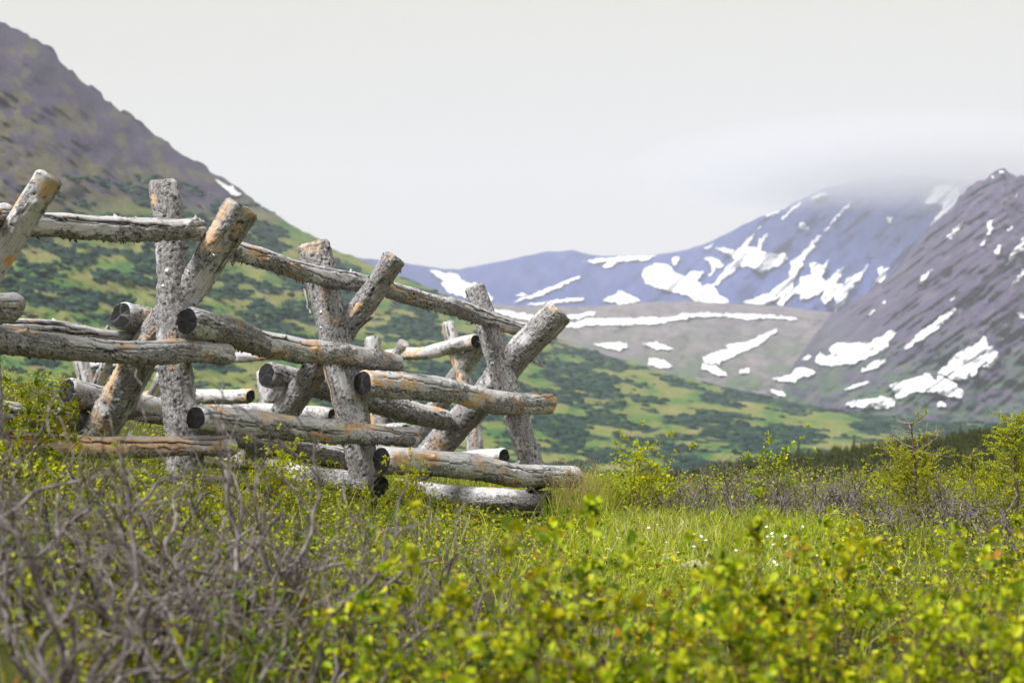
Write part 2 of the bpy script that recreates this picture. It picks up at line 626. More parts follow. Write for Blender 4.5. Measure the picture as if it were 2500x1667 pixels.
tag(o, 'brown moraine floor at the head of the valley')
MOUNT['V'] = (mid, o)
o = obj('rocky_mountain', mid.mesh('rocky_mountain', 900, 2880, 330, 170, lambda X, Y: X >= line(Y)),
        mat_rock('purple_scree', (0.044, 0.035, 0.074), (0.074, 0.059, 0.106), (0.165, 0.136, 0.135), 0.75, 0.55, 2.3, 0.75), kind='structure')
tag(o, 'dark purple scree mountain with snow patches on the right')
MOUNT['R'] = (mid, o)


def Z3(pts): return [(1600 + x / 2.529, 380 + y / 2.529) for x, y in pts]
def Z2(pts): return [(900 + x / 2.94, 400 + y / 2.94) for x, y in pts]
def Z1(pts): return [(x / 2.613, y / 2.613) for x, y in pts]


SNOWS = [
 ('F', Z3([(-84,739),(-70,700),(0,665),(60,670),(120,720),(180,745),(230,715),(290,720),(265,775),(280,800),(360,800),(395,860),(450,890),(450,912),(245,908),(200,860),(110,845),(0,815),(-60,790)])),
 ('F', Z3([(100,640),(125,626),(142,630),(128,672),(105,684)])),
 ('F', Z3([(640,435),(650,440),(600,500),(570,560),(640,570),(640,530),(695,480),(660,540),(660,590),(720,610),(800,605),(820,635),(760,680),(650,720),(590,690),(530,680),(370,805),(355,805),(430,700),(490,640),(420,600),(370,570),(440,570),(500,590),(550,530)])),
 ('F', Z3([(300,635),(370,630),(430,680),(400,690),(370,690),(345,750),(330,745),(355,690)])),
 ('F', Z3([(1030,485),(1000,490),(950,560),(880,630),(830,650),(840,700),(820,760),(700,850),(530,905),(560,915),(690,915),(770,870),(760,920),(780,925),(850,860),(890,850),(890,890),(960,880),(1050,820),(1025,905),(1045,915),(1120,860),(1100,960),(1115,965),(1180,900),(1185,850),(1270,750),(1315,665),(1290,690),(1270,720),(1180,760),(1160,800),(1120,790),(1165,690),(1130,710),(1050,780),(1030,750),(1075,650),(1020,680),(1005,655),(960,670),(965,740),(900,750),(890,800),(840,810),(870,740),(915,655)])),
 ('F', Z3([(1370,690),(1395,680),(1400,700),(1440,695),(1410,770),(1345,815),(1340,805),(1380,740)])),
 ('F', Z3([(1690,240),(1720,195),(1790,180),(1870,200),(1880,240),(1850,300),(1770,385),(1690,435),(1720,390),(1790,310),(1740,290),(1670,300)])),
 ('F', Z3([(880,415),(920,415),(948,450),(900,458)])),
 ('F', Z3([(960,255),(1055,222),(1050,247),(970,272)])),
 ('F', Z3([(765,392),(900,278),(908,292),(785,398)])),
 ('F', Z3([(660,372),(700,380),(790,330),(900,270),(890,262),(780,318)])),
 ('F', Z3([(1425,378),(1462,378),(1457,418),(1433,412)])),
 ('F', Z3([(303,572),(350,543),(342,576),(313,582)])),
 ('F', Z3([(1203,278),(1212,284),(1050,472),(1043,462)])),
 ('F', Z2([(440,765),(480,765),(640,800),(690,850),(760,855),(830,900),(900,970),(890,985),(830,965),(700,960),(560,920),(530,880),(540,840)])),
 ('F', Z2([(1540,710),(1600,690),(1850,665),(2080,660),(1990,690),(1800,705)])),
 ('F', Z2([(1670,730),(1720,710),(1790,705),(1740,740),(1690,745)])),
 ('F', Z2([(1035,990),(1120,960),(1480,815),(1520,815),(1300,920),(1140,975)])),
 ('F', Z2([(1130,1010),(1280,985),(1540,960),(1545,975),(1350,1000),(1200,1020)])),
 ('F', Z2([(1680,990),(1790,915),(1820,915),(1955,980),(1850,1010)])),
 ('F', Z2([(1055,945),(1100,925),(1130,940),(1110,960)])),
 ('V', Z2([(870,1045),(1000,1055),(1190,1090),(1180,1140),(1100,1120),(1000,1090),(880,1060)])),
 ('V', Z2([(1420,1090),(1550,1070),(1640,1060),(1620,1085),(1500,1115),(1430,1115)])),
 ('V', Z2([(1400,1175),(1480,1130),(1600,1110),(1800,1110),(2000,1105),(2200,1100),(2280,1076),(2400,1072),(2560,1078),(2800,1080),(3080,1105),(3070,1120),(2860,1110),(2700,1122),(2560,1096),(2352,1100),(2200,1130),(2060,1150),(1800,1160),(1620,1155),(1480,1178)])),
 ('V', Z2([(1620,1295),(1700,1285),(1850,1290),(1860,1320),(1790,1345),(1640,1310)])),
 ('V', Z2([(1960,1290),(2060,1280),(2190,1330),(2060,1332)])),
 ('V', Z2([(2000,1420),(2030,1395),(2120,1410),(2180,1460),(2100,1470),(2010,1440)])),
 ('V', Z3([(300,1245),(450,1190),(430,1175),(580,1145),(745,1070),(755,1080),(640,1170),(480,1240),(390,1285),(310,1285)])),
 ('V', Z3([(280,1290),(370,1300),(440,1350),(445,1365),(390,1360),(290,1320)])),
 ('V', Z3([(523,1325),(582,1318),(572,1342),(528,1343)])),
 ('V', Z3([(700,1445),(760,1450),(810,1480),(790,1490),(710,1465)])),
 ('R', Z3([(985,1250),(1020,1215),(1050,1245),(1100,1230),(1070,1195),(1120,1160),(1180,1155),(1240,1165),(1340,1150),(1460,1080),(1475,1090),(1430,1190),(1330,1240),(1290,1260),(1200,1290),(1130,1290),(1080,1305),(1000,1290)])),
 ('R', Z3([(1270,1335),(1310,1290),(1425,1245),(1430,1265),(1370,1305),(1280,1340)])),
 ('R', Z3([(1535,1195),(1620,1100),(1840,945),(1858,950),(1720,1090),(1560,1190)])),
 ('R', Z3([(725,1380),(840,1350),(850,1325),(940,1310),(985,1335),(960,1360),(870,1375),(860,1400),(780,1395)])),
 ('R', Z3([(1165,1445),(1200,1425),(1310,1395),(1320,1405),(1220,1440),(1170,1455)])),
 ('R', Z3([(1735,1340),(1790,1300),(1840,1240),(1930,1185),(2000,1160),(2020,1115),(2045,1130),(2050,1175),(2100,1180),(2080,1210),(2120,1215),(2110,1260),(2060,1320),(2040,1300),(1990,1310),(1980,1350),(1870,1395),(1800,1370),(1760,1350)])),
 ('R', Z3([(1445,1420),(1490,1405),(1690,1345),(1730,1400),(1745,1360),(1810,1380),(1860,1410),(1905,1475),(1890,1495),(1770,1480),(1740,1465),(1600,1460),(1510,1500),(1475,1505),(1480,1460)])),
 ('R', Z3([(1180,1535),(1240,1510),(1370,1500),(1400,1490),(1470,1510),(1470,1550),(1400,1565),(1200,1550)])),
 ('R', Z3([(1735,1535),(1770,1520),(1800,1535),(1780,1552),(1745,1552)])),
 ('R', Z3([(1803,512),(1860,440),(1907,408),(1900,432),(1850,492),(1813,520)])),
 ('R', Z3([(2048,412),(2092,398),(2075,430),(2082,460),(2060,497),(2045,492),(2058,450)])),
 ('R', Z3([(2158,685),(2200,600),(2276,495),(2295,560),(2220,630),(2180,672)])),
 ('R', Z3([(2093,592),(2118,553),(2142,558),(2122,607),(2100,612)])),
 ('R', Z3([(1632,803),(1648,750),(1702,703),(1692,740),(1652,792)])),
 ('R', Z3([(2188,812),(2230,760),(2276,705),(2292,720),(2240,780),(2200,808)])),
 ('R', Z3([(2212,262),(2235,232),(2233,264)])),
 ('R', Z3([(2008,557),(2037,522),(2038,542),(2018,561)])),
 ('R', Z3([(2178,462),(2202,428),(2208,450),(2190,472)])),
 ('R', Z3([(1818,902),(1857,868),(1853,887),(1830,903)])),
 ('R', Z3([(1313,982),(1352,953),(1352,972),(1325,988)])),
 ('R', Z3([(1393,908),(1417,888),(1414,909),(1400,914)])),
 ('R', Z3([(903,1262),(940,1228),(963,1240),(930,1265)])),
 ('R', Z3([(2235,980),(2260,965),(2290,990),(2290,1005),(2250,1000)])),
 ('R', Z3([(2129,99),(2152,97),(2152,114),(2134,114)])),
 ('R', Z3([(2073,125),(2093,123),(2091,144),(2077,144)])),
 ('L', Z1([(1375,1150),(1400,1155),(1450,1190),(1480,1190),(1530,1250),(1515,1262),(1440,1215)])),
]


def inside(poly, X, Y):
    r = np.zeros(X.shape, bool)
    n = len(poly)
    for i in range(n):
        x0, y0 = poly[i]
        x1, y1 = poly[(i + 1) % n]
        if y0 == y1:
            continue
        c = ((y0 > Y) != (y1 > Y)) & (X < (x1 - x0) * (Y - y0) / (y1 - y0) + x0)
        r ^= c
    return r


def snow_patch(k, poly):
    sh, parent = MOUNT[k]
    P = np.array(poly)
    st = 1.6
    x = np.arange(P[:, 0].min() - 3, P[:, 0].max() + 4, st)
    y = np.arange(P[:, 1].min() - 3, P[:, 1].max() + 4, st)
    X, Y = np.meshgrid(x, y)
    q = np.stack([X / 9, Y / 9, X * 0], -1)
    JX = X + 7.0 * fbm(q, 3, 4)
    JY = Y + 5.0 * fbm(q, 4, 4)
    Q = grid_quads(len(y), len(x))
    cx = JX.ravel()[Q].mean(1)
    cy = JY.ravel()[Q].mean(1)
    keep = inside(poly, cx, cy)
    Q = Q[keep]
    if not len(Q):
        return
    s = sh.ys(X)
    V = sh.point(X, np.maximum(Y, s + 1.0))
    # lies on the slope: pushed out of it along the way the slope faces
    out = (CO - V)
    out /= np.linalg.norm(out, axis=-1, keepdims=True)
    V = V + out * (np.linalg.norm(V - CO, axis=-1, keepdims=True) * 0.0075) + np.array([0, 0, 1.2])
    v = V.reshape(-1, 3)
    u = np.unique(Q)
    rm = np.full(len(v), -1)
    rm[u] = np.arange(len(u))
    obj('snow_patch', mesh_np('snow_patch', v[u], rm[Q]), SNOW, parent)


for k, poly in SNOWS:
    snow_patch(k, poly)

# ------------------------------------------------------------------ near ground


def ground_z(X, Y):
    X, Y = np.asarray(X, float), np.asarray(Y, float)
    s = np.sqrt(X * X + 0.05)
    left = 0.5 * (s - X)
    z = 0.205 * np.minimum(left, 6) * smooth(40, 18, Y)
    z = z + 0.05 * fbm(np.stack([X * 0.8, Y * 0.8, 0 * X], -1), 71, 3)
    z = z - 0.12 * np.exp(-((X + 0.35) / 0.85) ** 2 - ((Y - 11.7) / 1.1) ** 2)
    z = z - 0.075 * np.maximum(Y - 14, 0) - 0.12 * np.maximum(Y - 17, 0) * smooth(17, 40, Y)
    far_z = -118.0 + 0 * X
    w = smooth(90, 600, Y)
    z = z * (1 - w) + far_z * w
    return np.maximum(z, -122)


def polar_ground():
    rad = np.concatenate([np.linspace(0.4, 20, 150), np.geomspace(20.5, 8200, 70)])
    ang = np.concatenate([np.linspace(-180, -32, 40, endpoint=False), np.linspace(-32, 32, 150), np.linspace(32, 180, 40)[1:-1]])
    A, D = np.meshgrid(np.radians(ang), rad)
    X, Y = np.sin(A) * D, np.cos(A) * D
    V = np.stack([X, Y, ground_z(X, np.where(Y > 0, np.maximum(Y, 0), 0.0) * 1.0)], -1)
    return mesh_np('ground', V.reshape(-1, 3), grid_quads(len(rad), len(ang), True)[:, ::-1])


def mat_ground():
    m = MT('mossy_ground')
    co = m.coord()
    n = m.noise(co, 1.3, 5, 0.6)
    f = m.noise(co, 28, 4, 0.7)
    c = m.ramp(n, [(0.3, (0.045, 0.042, 0.022)), (0.55, (0.085, 0.095, 0.022)), (0.75, (0.15, 0.145, 0.04))])
    c = m.mix(m.range(f, 0.4, 0.7, 0, 0.6), c, (0.05, 0.042, 0.026))
    m.principled(c, 0.95, 0.1, m.bump(f, 0.03, 0.8))
    return m.finish()


o = obj('ground', polar_ground(), mat_ground(), kind='structure')
tag(o, 'mossy tundra ground under grass and shrubs')

# dark scrub bushes on the mountainside: a mass nobody could count
def hill_scrub():
    rs = np.random.default_rng(404)
    n = 60000
    px, py = rs.uniform(-60, 2560, n), rs.uniform(430, 1190, n)
    s = hill.ys(px)
    t = np.clip((py - hill.sky(px)) / (hill.foot(px) - hill.sky(px)), 0, 1)
    m_ = scrub_mask(px, py, t)
    k = (py > s + 2) & (rs.uniform(0, 1, n) < m_ ** 1.5 + 0.02 * smooth(500, 700, py))
    px, py = px[k][:8500], py[k][:8500]
    p = hill.point(px, py)
    d, _ = hill.depth(px, py)
    N = len(px)
    # one low lobed bush
    ph = np.linspace(0, 2 * math.pi, 8, endpoint=False)
    tpl = [(math.cos(a) * r, math.sin(a) * r, z) for r, z in ((1.0, -0.25), (0.95, 0.35), (0.55, 0.85)) for a in ph] + [(0, 0, 1.0)]
    tpl = np.array(tpl)
    q = grid_quads(3, 8, True)
    tr = np.array([(16 + j, 16 + (j + 1) % 8, 24) for j in range(8)])
    w = rs.uniform(3.5, 10, N) * d / F
    h = w * rs.uniform(0.45, 0.8, N)
    jit = 1 + rs.normal(0, 0.20, (N, 25, 3))
    V = tpl[None] * jit * np.stack([w * rs.uniform(1, 1.7, N), w, h], -1)[:, None, :] + p[:, None, :]
    Q = (q[None] + (np.arange(N) * 25)[:, None, None]).reshape(-1, 4)
    T = (tr[None] + (np.arange(N) * 25)[:, None, None]).reshape(-1, 3)
    return mesh_np('hillside_scrub', V.reshape(-1, 3), Q, T, {'tint': np.repeat(rs.uniform(0, 1, N), 25)}, False)


SCRUB = mat_leaf('dark_scrub', [(0.0, (0.008, 0.024, 0.024)), (0.6, (0.020, 0.044, 0.036)), (0.9, (0.040, 0.085, 0.04)), (1.0, (0.07, 0.13, 0.045))], 0.1, 0.9, 0.1)
o = obj('hillside_scrub', hill_scrub(), SCRUB, kind='stuff')
tag(o, 'dark green scrub thickets spread over the mountainside', 'scrub')

# spur of dark spruce forest on the right
spur_sky = curve([1300, 1500, 1650, 1800, 1950, 2100, 2250, 2400, 2500, 2900], [1215, 1190, 1166, 1146, 1124, 1103, 1084, 1062, 1050, 1016])
spur = Sheet(spur_sky, curve([1300, 2900], [1330, 1330]), curve([1300, 2900], [270, 300]), curve([1300, 2900], [120, 120]), 51, 0.02, curve([0, 3000], [2, 2]))
o = obj('forest_hill', spur.mesh('forest_hill', 1300, 2880, 120, 40), mat_simple('forest_floor', (0.05, 0.055, 0.02), 0.95, 0, 0.3, 0.4), kind='structure')
tag(o, 'low spur of ground under the dark spruce wood')

rng = np.random.default_rng(5)


class Build:
    """collects triangles and quads with a tint value per vertex"""

    def __init__(self):
        self.v, self.q, self.t, self.a, self.n = [], [], [], [], 0

    def add(self, v, q=None, t=None, tint=0.5):
        v = np.asarray(v, float).reshape(-1, 3)
        if q is not None and len(q): self.q.append(np.asarray(q) + self.n)
        if t is not None and len(t): self.t.append(np.asarray(t) + self.n)
        self.a.append(np.broadcast_to(np.asarray(tint, float), (len(v),)))
        self.v.append(v)
        self.n += len(v)

    def mesh(self, name, sm=True):
        return mesh_np(name, np.concatenate(self.v), np.concatenate(self.q) if self.q else None,
                       np.concatenate(self.t) if self.t else None, {'tint': np.concatenate(self.a)}, sm)


def conifer_arrays(rs, h, tiers=11, nb=7):
    """crown of one distant spruce: tiers of drooping sprays"""
    V, T, A = [], [], []
    k = 0
    for i in range(tiers):
        f = i / (tiers - 1)
        z = h * (0.06 + 0.92 * f)
        rr = h * 0.21 * (1 - f) ** 0.8 + h * 0.012
        for j in range(nb):
            a = rs.uniform(0, 6.283)
            r2 = rr * rs.uniform(0.65, 1.2)
            dz = h * rs.uniform(0.03, 0.07)
            w = 0.34
            p0 = (0, 0, z + h * 0.05)
            p1 = (math.cos(a - w) * r2 * 0.75, math.sin(a - w) * r2 * 0.75, z - dz * 0.6)
            p2 = (math.cos(a) * r2, math.sin(a) * r2, z - dz)
            p3 = (math.cos(a + w) * r2 * 0.75, math.sin(a + w) * r2 * 0.75, z - dz * 0.6)
            V += [p0, p1, p2, p3]
            T += [(k, k + 1, k + 2), (k, k + 2, k + 3)]
            A += [rs.uniform(0, 1)] * 4
            k += 4
    return np.array(V), np.array(T), np.array(A)


FOREST = mat_leaf('distant_spruce', [(0.0, (0.018, 0.026, 0.007)), (0.5, (0.040, 0.046, 0.010)), (1.0, (0.085, 0.082, 0.016))], 0.1, 0.8, 0.1)
BARK = mat_simple('spruce_bark', (0.09, 0.07, 0.06), 0.9, 0, 4, 0.3)
protos = [conifer_arrays(rng, 1.0) for _ in range(8)]
fb = Build()
for i in range(3600):
    px = rng.uniform(1420, 2750)
    s = float(spur.ys(np.array([px]))[0])
    py = s + 2 + (1285 - s) * rng.uniform(0, 1) ** 1.6
    p = spur.point(np.array([px]), np.array([py]))[0]
    V, T, A = protos[rng.integers(8)]
    h = rng.uniform(1.7, 2.7) * (0.75 + 0.25 * smooth(1500, 1800, px))
    a = rng.uniform(0, 6.28)
    c, sn = math.cos(a), math.sin(a)
    W = V * h * np.array([2.1, 2.1, 1])
    W = np.stack([W[:, 0] * c - W[:, 1] * sn, W[:, 0] * sn + W[:, 1] * c, W[:, 2]], -1) + p + np.array([0, 0, -0.2])
    fb.add(W, None, T, np.clip(A * 0.7 + rng.uniform(0, 0.3), 0, 1))
o = obj('spruce_wood', fb.mesh('spruce_wood', False), FOREST, kind='stuff')
tag(o, 'dark olive spruce wood on the spur to the right', 'wood')

for (px, h, lab) in [(1950, 5.0, 'dark pointed spruce standing tall above the wood, left of centre of its ridge'),
                     (2085, 3.8, 'small pointed spruce on the wood ridge just left of the dead-topped spruce'),
                     (2345, 4.0, 'pointed spruce on the wood ridge between the dead-topped spruce and the right edge'),
                     (1862, 3.8, 'leftmost pointed spruce rising above the wood ridge')]:
    s = float(spur.ys(np.array([px]))[0])
    p = spur.point(np.array([float(px)]), np.array([s + 4]))[0]
    root = empty('spruce_tree', p, lab, 'tree', 'pointed spruces above the wood')
    V, T, A = conifer_arrays(rng, h, 15, 8)
    b = Build(); b.add(V * np.array([0.8, 0.8, 1]), None, T, A)
    obj('crown', b.mesh('crown', False), FOREST, root)
    tv = [(math.cos(k) * h * r, math.sin(k) * h * r, z) for z, r in ((-0.3, 0.02), (h * 0.95, 0.004)) for k in np.linspace(0, 6.283, 7)[:-1]]
    obj('trunk', mesh_np('trunk', tv, grid_quads(2, 6, True)), BARK, root)

# ------------------------------------------------------------------ logs of the fence


def build_log(name, pts, parent, seed, bare=0.4, orange=0.12, nu=52, dz=0.009, ends=(END, END), stub=6, knots=26, star=(0.3, 0.2), post=False, flakes=0, skew=False, blots=()):
    """pts: (photo x, photo y, radius in photo pixels, depth). Local z runs along the log."""
    pts = np.array(pts, float)
    Cw = at(pts[:, 0], pts[:, 1], pts[:, 3])
    rw = pts[:, 2] * pts[:, 3] / F
    ax = Cw[-1] - Cw[0]
    L = float(np.linalg.norm(ax))
    ax /= L
    up = np.array([0, 0, 1.0]) if not post else np.array([0.15, -1.0, 0.2])
    xx = up - ax * up.dot(ax)
    xx /= np.linalg.norm(xx)
    yy = np.cross(ax, xx)
    M = np.stack([xx, yy, ax], 1)
    loc = (Cw - Cw[0]) @ M
    rs = np.random.default_rng(seed)
    nz = max(8, int(L / dz))
    z = np.linspace(0, L, nz)
    cx = np.interp(z, loc[:, 2], loc[:, 0])
    cy = np.interp(z, loc[:, 2], loc[:, 1])
    if len(pts) > 2:
        for _ in range(2):
            k = max(3, nz // 6) | 1
            pad = k // 2
            ker = np.ones(k) / k
            for arr in (cx, cy):
                a0, a1 = arr[0], arr[-1]
                e = np.concatenate([2 * a0 - arr[1:pad + 1][::-1], arr, 2 * a1 - arr[-pad - 1:-1][::-1]])
                arr[:] = np.convolve(e, ker, 'valid')[:nz]
    bow = np.stack([z * 1.1, 0 * z + seed * 0.37, 0 * z], -1)
    cx = cx + 0.030 * noise(bow, 501) * np.sin(np.pi * z / L)
    cy = cy + 0.030 * noise(bow + 7.7, 502) * np.sin(np.pi * z / L)
    rr = np.interp(z, loc[:, 2], rw)
    th = np.linspace(0, 2 * math.pi, nu, endpoint=False)
    TH, Z = np.meshgrid(th, z)
    C, S = np.cos(TH), np.sin(TH)
    Rr = rr[:, None] + 0 * TH
    rm = float(rw.mean())
    q = np.stack([C * rm, S * rm, Z], -1)
    off = np.array([seed * 3.71 % 50, seed * 1.93 % 50, seed * 7.3 % 50])
    # outline: swells and a slightly oval section
    rel = 0.011 * fbm(np.stack([C * 0.6, S * 0.6, Z * 3.2], -1) + off, seed, 3) * 2 + 0.003 * np.cos(2 * TH + seed)
    # where bark has come away (mostly the weathered upper side)
    nb = fbm(q * np.array([11, 11, 4.2]) + off, seed + 1, 4) * 1.15
    edge = fbm(q * np.array([70, 70, 48]) + off, seed + 2, 4) * 0.42
    top = C * (0.42 if not post else 0.05)
    mb = nb + edge - top + (0.5 - bare) * 0.9
    bark = smooth(-0.07, 0.07, mb)
    fine = fbm(q * np.array([85, 85, 60]) + off, seed + 3, 3)
    plates = np.abs(fbm(q * np.array([34, 34, 17]) + off, seed + 9, 3))
    rel = rel + bark * (0.002 + 0.009 * fine - 0.008 * smooth(0.07, 0.0, plates))
    # ragged lifted bark edge
    rel = rel + 0.005 * np.exp(-((mb - 0.08) / 0.06) ** 2) * smooth(-0.1, 0.3, fine)
    # peeled orange wood: next to bark, in blotches
    no = fbm(q * np.array([10, 10, 6]) + off + 9.1, seed + 4, 4) * 1.2
    org = smooth(0.0, 0.07, no + edge * 0.35 - (0.50 - orange * 0.72)) * (0.25 + 0.75 * (1 - bark) + 0.2 * bark)
    org = np.clip(org, 0, 1) * (0.5 + 0.5 * smooth(-0.3, 0.3, fine))
    for z0, z1, t0, hw, st in blots:       # places where a strip of bark was torn off
        da = np.abs((TH - t0 + 0.5 * edge + math.pi) % (2 * math.pi) - math.pi)
        zj = Z + edge * 0.10 + nb * 0.10
        e_ = smooth(hw + 0.12, hw - 0.05, da + nb * 0.55) * smooth(z0 - 0.02, z0 + 0.02, zj) * smooth(z1 + 0.02, z1 - 0.02, zj)
        e_ = e_ * (0.55 + 0.45 * smooth(-0.25, 0.15, fine))
        org = np.maximum(org, e_ * st * 0.85)
        bark = bark * (1 - e_)
    # drying cracks along bare wood
    cr = bark * smooth(0.024, 0.006, plates) * 0.7
    for _ in range(10):
        t0 = rs.uniform(0, 6.283) if post else rs.uniform(-0.4, 2.0)
        z0, ln = rs.uniform(0, L), rs.uniform(0.35, 1.2)
        wob = t0 + 0.22 * noise(np.stack([z * 3.3, 0 * z + t0, 0 * z], -1), seed + 21) + 0.15 * noise(np.stack([z * 14, 0 * z + t0, 0 * z], -1), seed + 22)
        dd = np.abs((TH - wob[:, None] + math.pi) % (2 * math.pi) - math.pi) * rm
        ex = smooth(0, 0.12, ln / 2 - np.abs(Z - z0))
        cr = np.maximum(cr, smooth(0.0075, 0.003, dd) * ex * (1 - 0.55 * bark))
    rel = rel - 0.006 * cr
    kn = np.zeros_like(TH)
    nk = int(knots * L / 2)
    for i in range(nk + int(stub * L / 2)):
        isst = i >= nk
        t0, z0 = rs.uniform(0, 6.283), rs.uniform(0.03, L - 0.03)
        rad = rs.uniform(0.008, 0.018 if post else 0.014) if not isst else rs.uniform(0.007, 0.012)
        dd = np.sqrt((((TH - t0 + math.pi) % (2 * math.pi) - math.pi) * rm) ** 2 + ((Z - z0) * 0.8) ** 2)
        g = np.exp(-(dd / rad) ** 2)
        if isst:
            rel = rel + g * rs.uniform(0.014, 0.034) + np.exp(-(dd / (rad * 2.6)) ** 2) * 0.006
            kn = np.maximum(kn, smooth(0.75, 0.98, g) * 0.6)
        else:
            rel = rel + np.exp(-(dd / (rad * 2)) ** 2) * 0.004 - g * 0.004
            kn = np.maximum(kn, smooth(0.42, 0.75, g))
    # worn, rounded rim at both ends
    for zz in (Z, L - Z):
        rel = rel - 0.012 * smooth(0.02, 0.0, zz) ** 1.5
    RR = Rr + rel
    V = np.stack([cx[:, None] + C * RR, cy[:, None] + S * RR, Z + 0.010 * fbm(np.stack([C * 1.5, S * 1.5, 0 * Z], -1) + off, seed + 6, 3) * (smooth(0.3, 0, Z) + smooth(0.3, 0, L - Z))], -1)
    if skew:        # sawn on a slant, as the ends that face away from the road are
        vw = (Cw[0] - CO) / np.linalg.norm(Cw[0] - CO)
        nn = -ax - vw * (-ax).dot(vw) + vw * 0.06
        nl = nn @ M
        zo = -(nl[0] * C * RR + nl[1] * S * RR) / nl[2]
        V[..., 2] += zo * smooth(0.45, 0.0, Z)
    me = mesh_np(name, V.reshape(-1, 3), grid_quads(nz, nu, True), None,
                 {'bark': bark, 'orange': org, 'crack': cr, 'knot': kn})
    o = obj(name, me, LOG, parent)
    mw = Matrix.Identity(4)
    for i in range(3):
        for j in range(3):
            mw[i][j] = M[i, j]
        mw[i][3] = Cw[0][i]
    o.matrix_world = mw
    # sawn ends
    for e, mat in enumerate(ends):
        if mat is None:
            continue
        ring = V[0] if e == 0 else V[-1]
        c = ring.mean(0)
        fr = np.array([1.0, 0.93, 0.8, 0.62, 0.42, 0.22, 0.06])
        dirz = -1 if e == 0 else 1
        P = []
        T2, F2 = np.meshgrid(th, fr)
        zz = fbm(np.stack([np.cos(T2) * F2 * 4, np.sin(T2) * F2 * 4, 0 * T2], -1) + off, seed + 31 + e, 3) * 0.006
        for i, f_ in enumerate(fr):
            p = c + (ring - c) * f_
            p[:, 2] += dirz * (0.0015 + (0.002 if i else 0.0) + zz[i] * (1 if i else 0))
            P.append(p)
        P = np.stack(P)
        stv = np.zeros_like(T2)
        for _ in range(5):
            a0 = rs.uniform(0, 6.283)
            dd = np.abs((T2 - a0 - 0.3 * F2 + math.pi) % (2 * math.pi) - math.pi) * np.maximum(F2, 0.12)
            stv = np.maximum(stv, smooth(0.10, 0.0, dd) * star[e] * rs.uniform(0.3, 0.9))
        qd = grid_quads(len(fr), nu, True)
        vv = np.concatenate([P.reshape(-1, 3), P[-1].mean(0)[None]])
        k0 = (len(fr) - 1) * nu
        tr = np.array([(k0 + j, k0 + (j + 1) % nu, len(vv) - 1) for j in range(nu)])
        if e == 1:
            pass
        ctr = P[-1].mean(0)
        em = mesh_np('cut_end', vv - ctr, qd, tr, {'star': np.concatenate([stv.ravel(), [star[e] * 0.5]])})
        obj('cut_end', em, mat, o, tuple(ctr))
    if flakes:
        fbld = Build()
        for _ in range(flakes):
            t0 = rs.uniform(2.0, 4.3) if not post else rs.uniform(0, 6.283)
            i = rs.integers(2, nz - 2)
            j = int(t0 / (2 * math.pi) * nu) % nu
            p = V[i, j]
            nrm = np.array([math.cos(th[j]), math.sin(th[j]), 0])
            tang = np.array([-nrm[1], nrm[0], 0])
            ln, w = rs.uniform(0.008, 0.032), rs.uniform(0.004, 0.012)
            d1 = nrm * rs.uniform(0.5, 1) + tang * rs.uniform(-0.7, 0.7) + np.array([0, 0, rs.uniform(-0.8, 0.8)])
            d1 /= np.linalg.norm(d1)
            s1 = np.cross(d1, nrm + np.array([0.1, 0.2, 0.3]))
            s1 /= np.linalg.norm(s1)
            p = p - nrm * 0.003
            vv = [p - s1 * w, p + s1 * w, p + d1 * ln * 0.7 + s1 * w * 0.7, p + d1 * ln, p + d1 * ln * 0.6 - s1 * w * 0.6, p - s1 * w + nrm * 0.004, p + s1 * w + nrm * 0.004]
            fbld.add(np.array(vv), None, [(0, 1, 2), (0, 2, 4), (4, 2, 3), (5, 4, 3), (5, 3, 6), (6, 3, 2), (6, 2, 1), (5, 0, 4)])
        obj('bark_flakes', fbld.mesh('bark_flakes', False), BARKFLAKE, o, kind='stuff')
    o['_L'] = L
    return o


def foot(x, y, d):
    return at(np.array([x]), np.array([y]), np.array([d]))[0]


base = foot(830, 1190, 10.4)
base[2] = float(ground_z(base[0], base[1]))
fence = empty('log_fence', base, 'near log fence of crossed posts and stacked grey rails stepping down to the right', 'fence')
bpy.context.view_layer.update()
NONE = None
# crossed posts (the upright leg, then the leaning leg)
build_log('post', [(-75, 470, 36, 7.85), (-30, 1100, 38, 7.6)], fence, 101, 0.3, 0.1, post=True)
A0b = build_log('brace', [(121, 429, 35, 7.55), (-150, 858, 37, 8.15), (-330, 1142, 38, 8.5)], fence, 102, 0.74, 0.2, ends=(PALE_END, END), post=True, skew=True, knots=10, flakes=40, blots=[(0.02, 0.12, -0.7, 0.35, 0.9)])
A1p = build_log('post', [(403, 441, 34, 9.03), (449, 1059, 41, 8.88), (456, 1165, 42, 8.86)], fence, 103, 0.06, 0, ends=(PALE_END, END), post=True, skew=True, knots=44, stub=2, flakes=24, blots=[(0.09, 0.2, 0.95, 0.28, 1.0)])
A1b = build_log('brace', [(593, 506, 39, 8.75), (252, 1038, 39, 9.42), (190, 1135, 40, 9.54)], fence, 104, 0.3, 0.2, ends=(PALE_END, END), post=True, skew=True, knots=36, flakes=40, blots=[(0.02, 0.36, 0.75, 0.3, 0.8), (1.2, 1.62, 0.7, 0.4, 0.9)])
A2p = build_log('post', [(764, 592, 38, 10.46), (868, 1024, 39, 10.22), (895, 1180, 40, 10.14)], fence, 105, 0.04, 0.02, ends=(PALE_END, END), post=True, skew=True, knots=70, stub=2, flakes=24, blots=[(0.0, 0.06, 0.4, 0.7, 0.6)])
A2b = build_log('brace', [(968, 630, 28, 10.14), (701, 1001, 33, 10.74), (590, 1160, 36, 10.98)], fence, 106, 0.08, 0.06, ends=(PALE_END, END), post=True, skew=True, knots=46, stub=5, flakes=60, blots=[(0.42, 0.5, 0.1, 0.25, 1.0)])
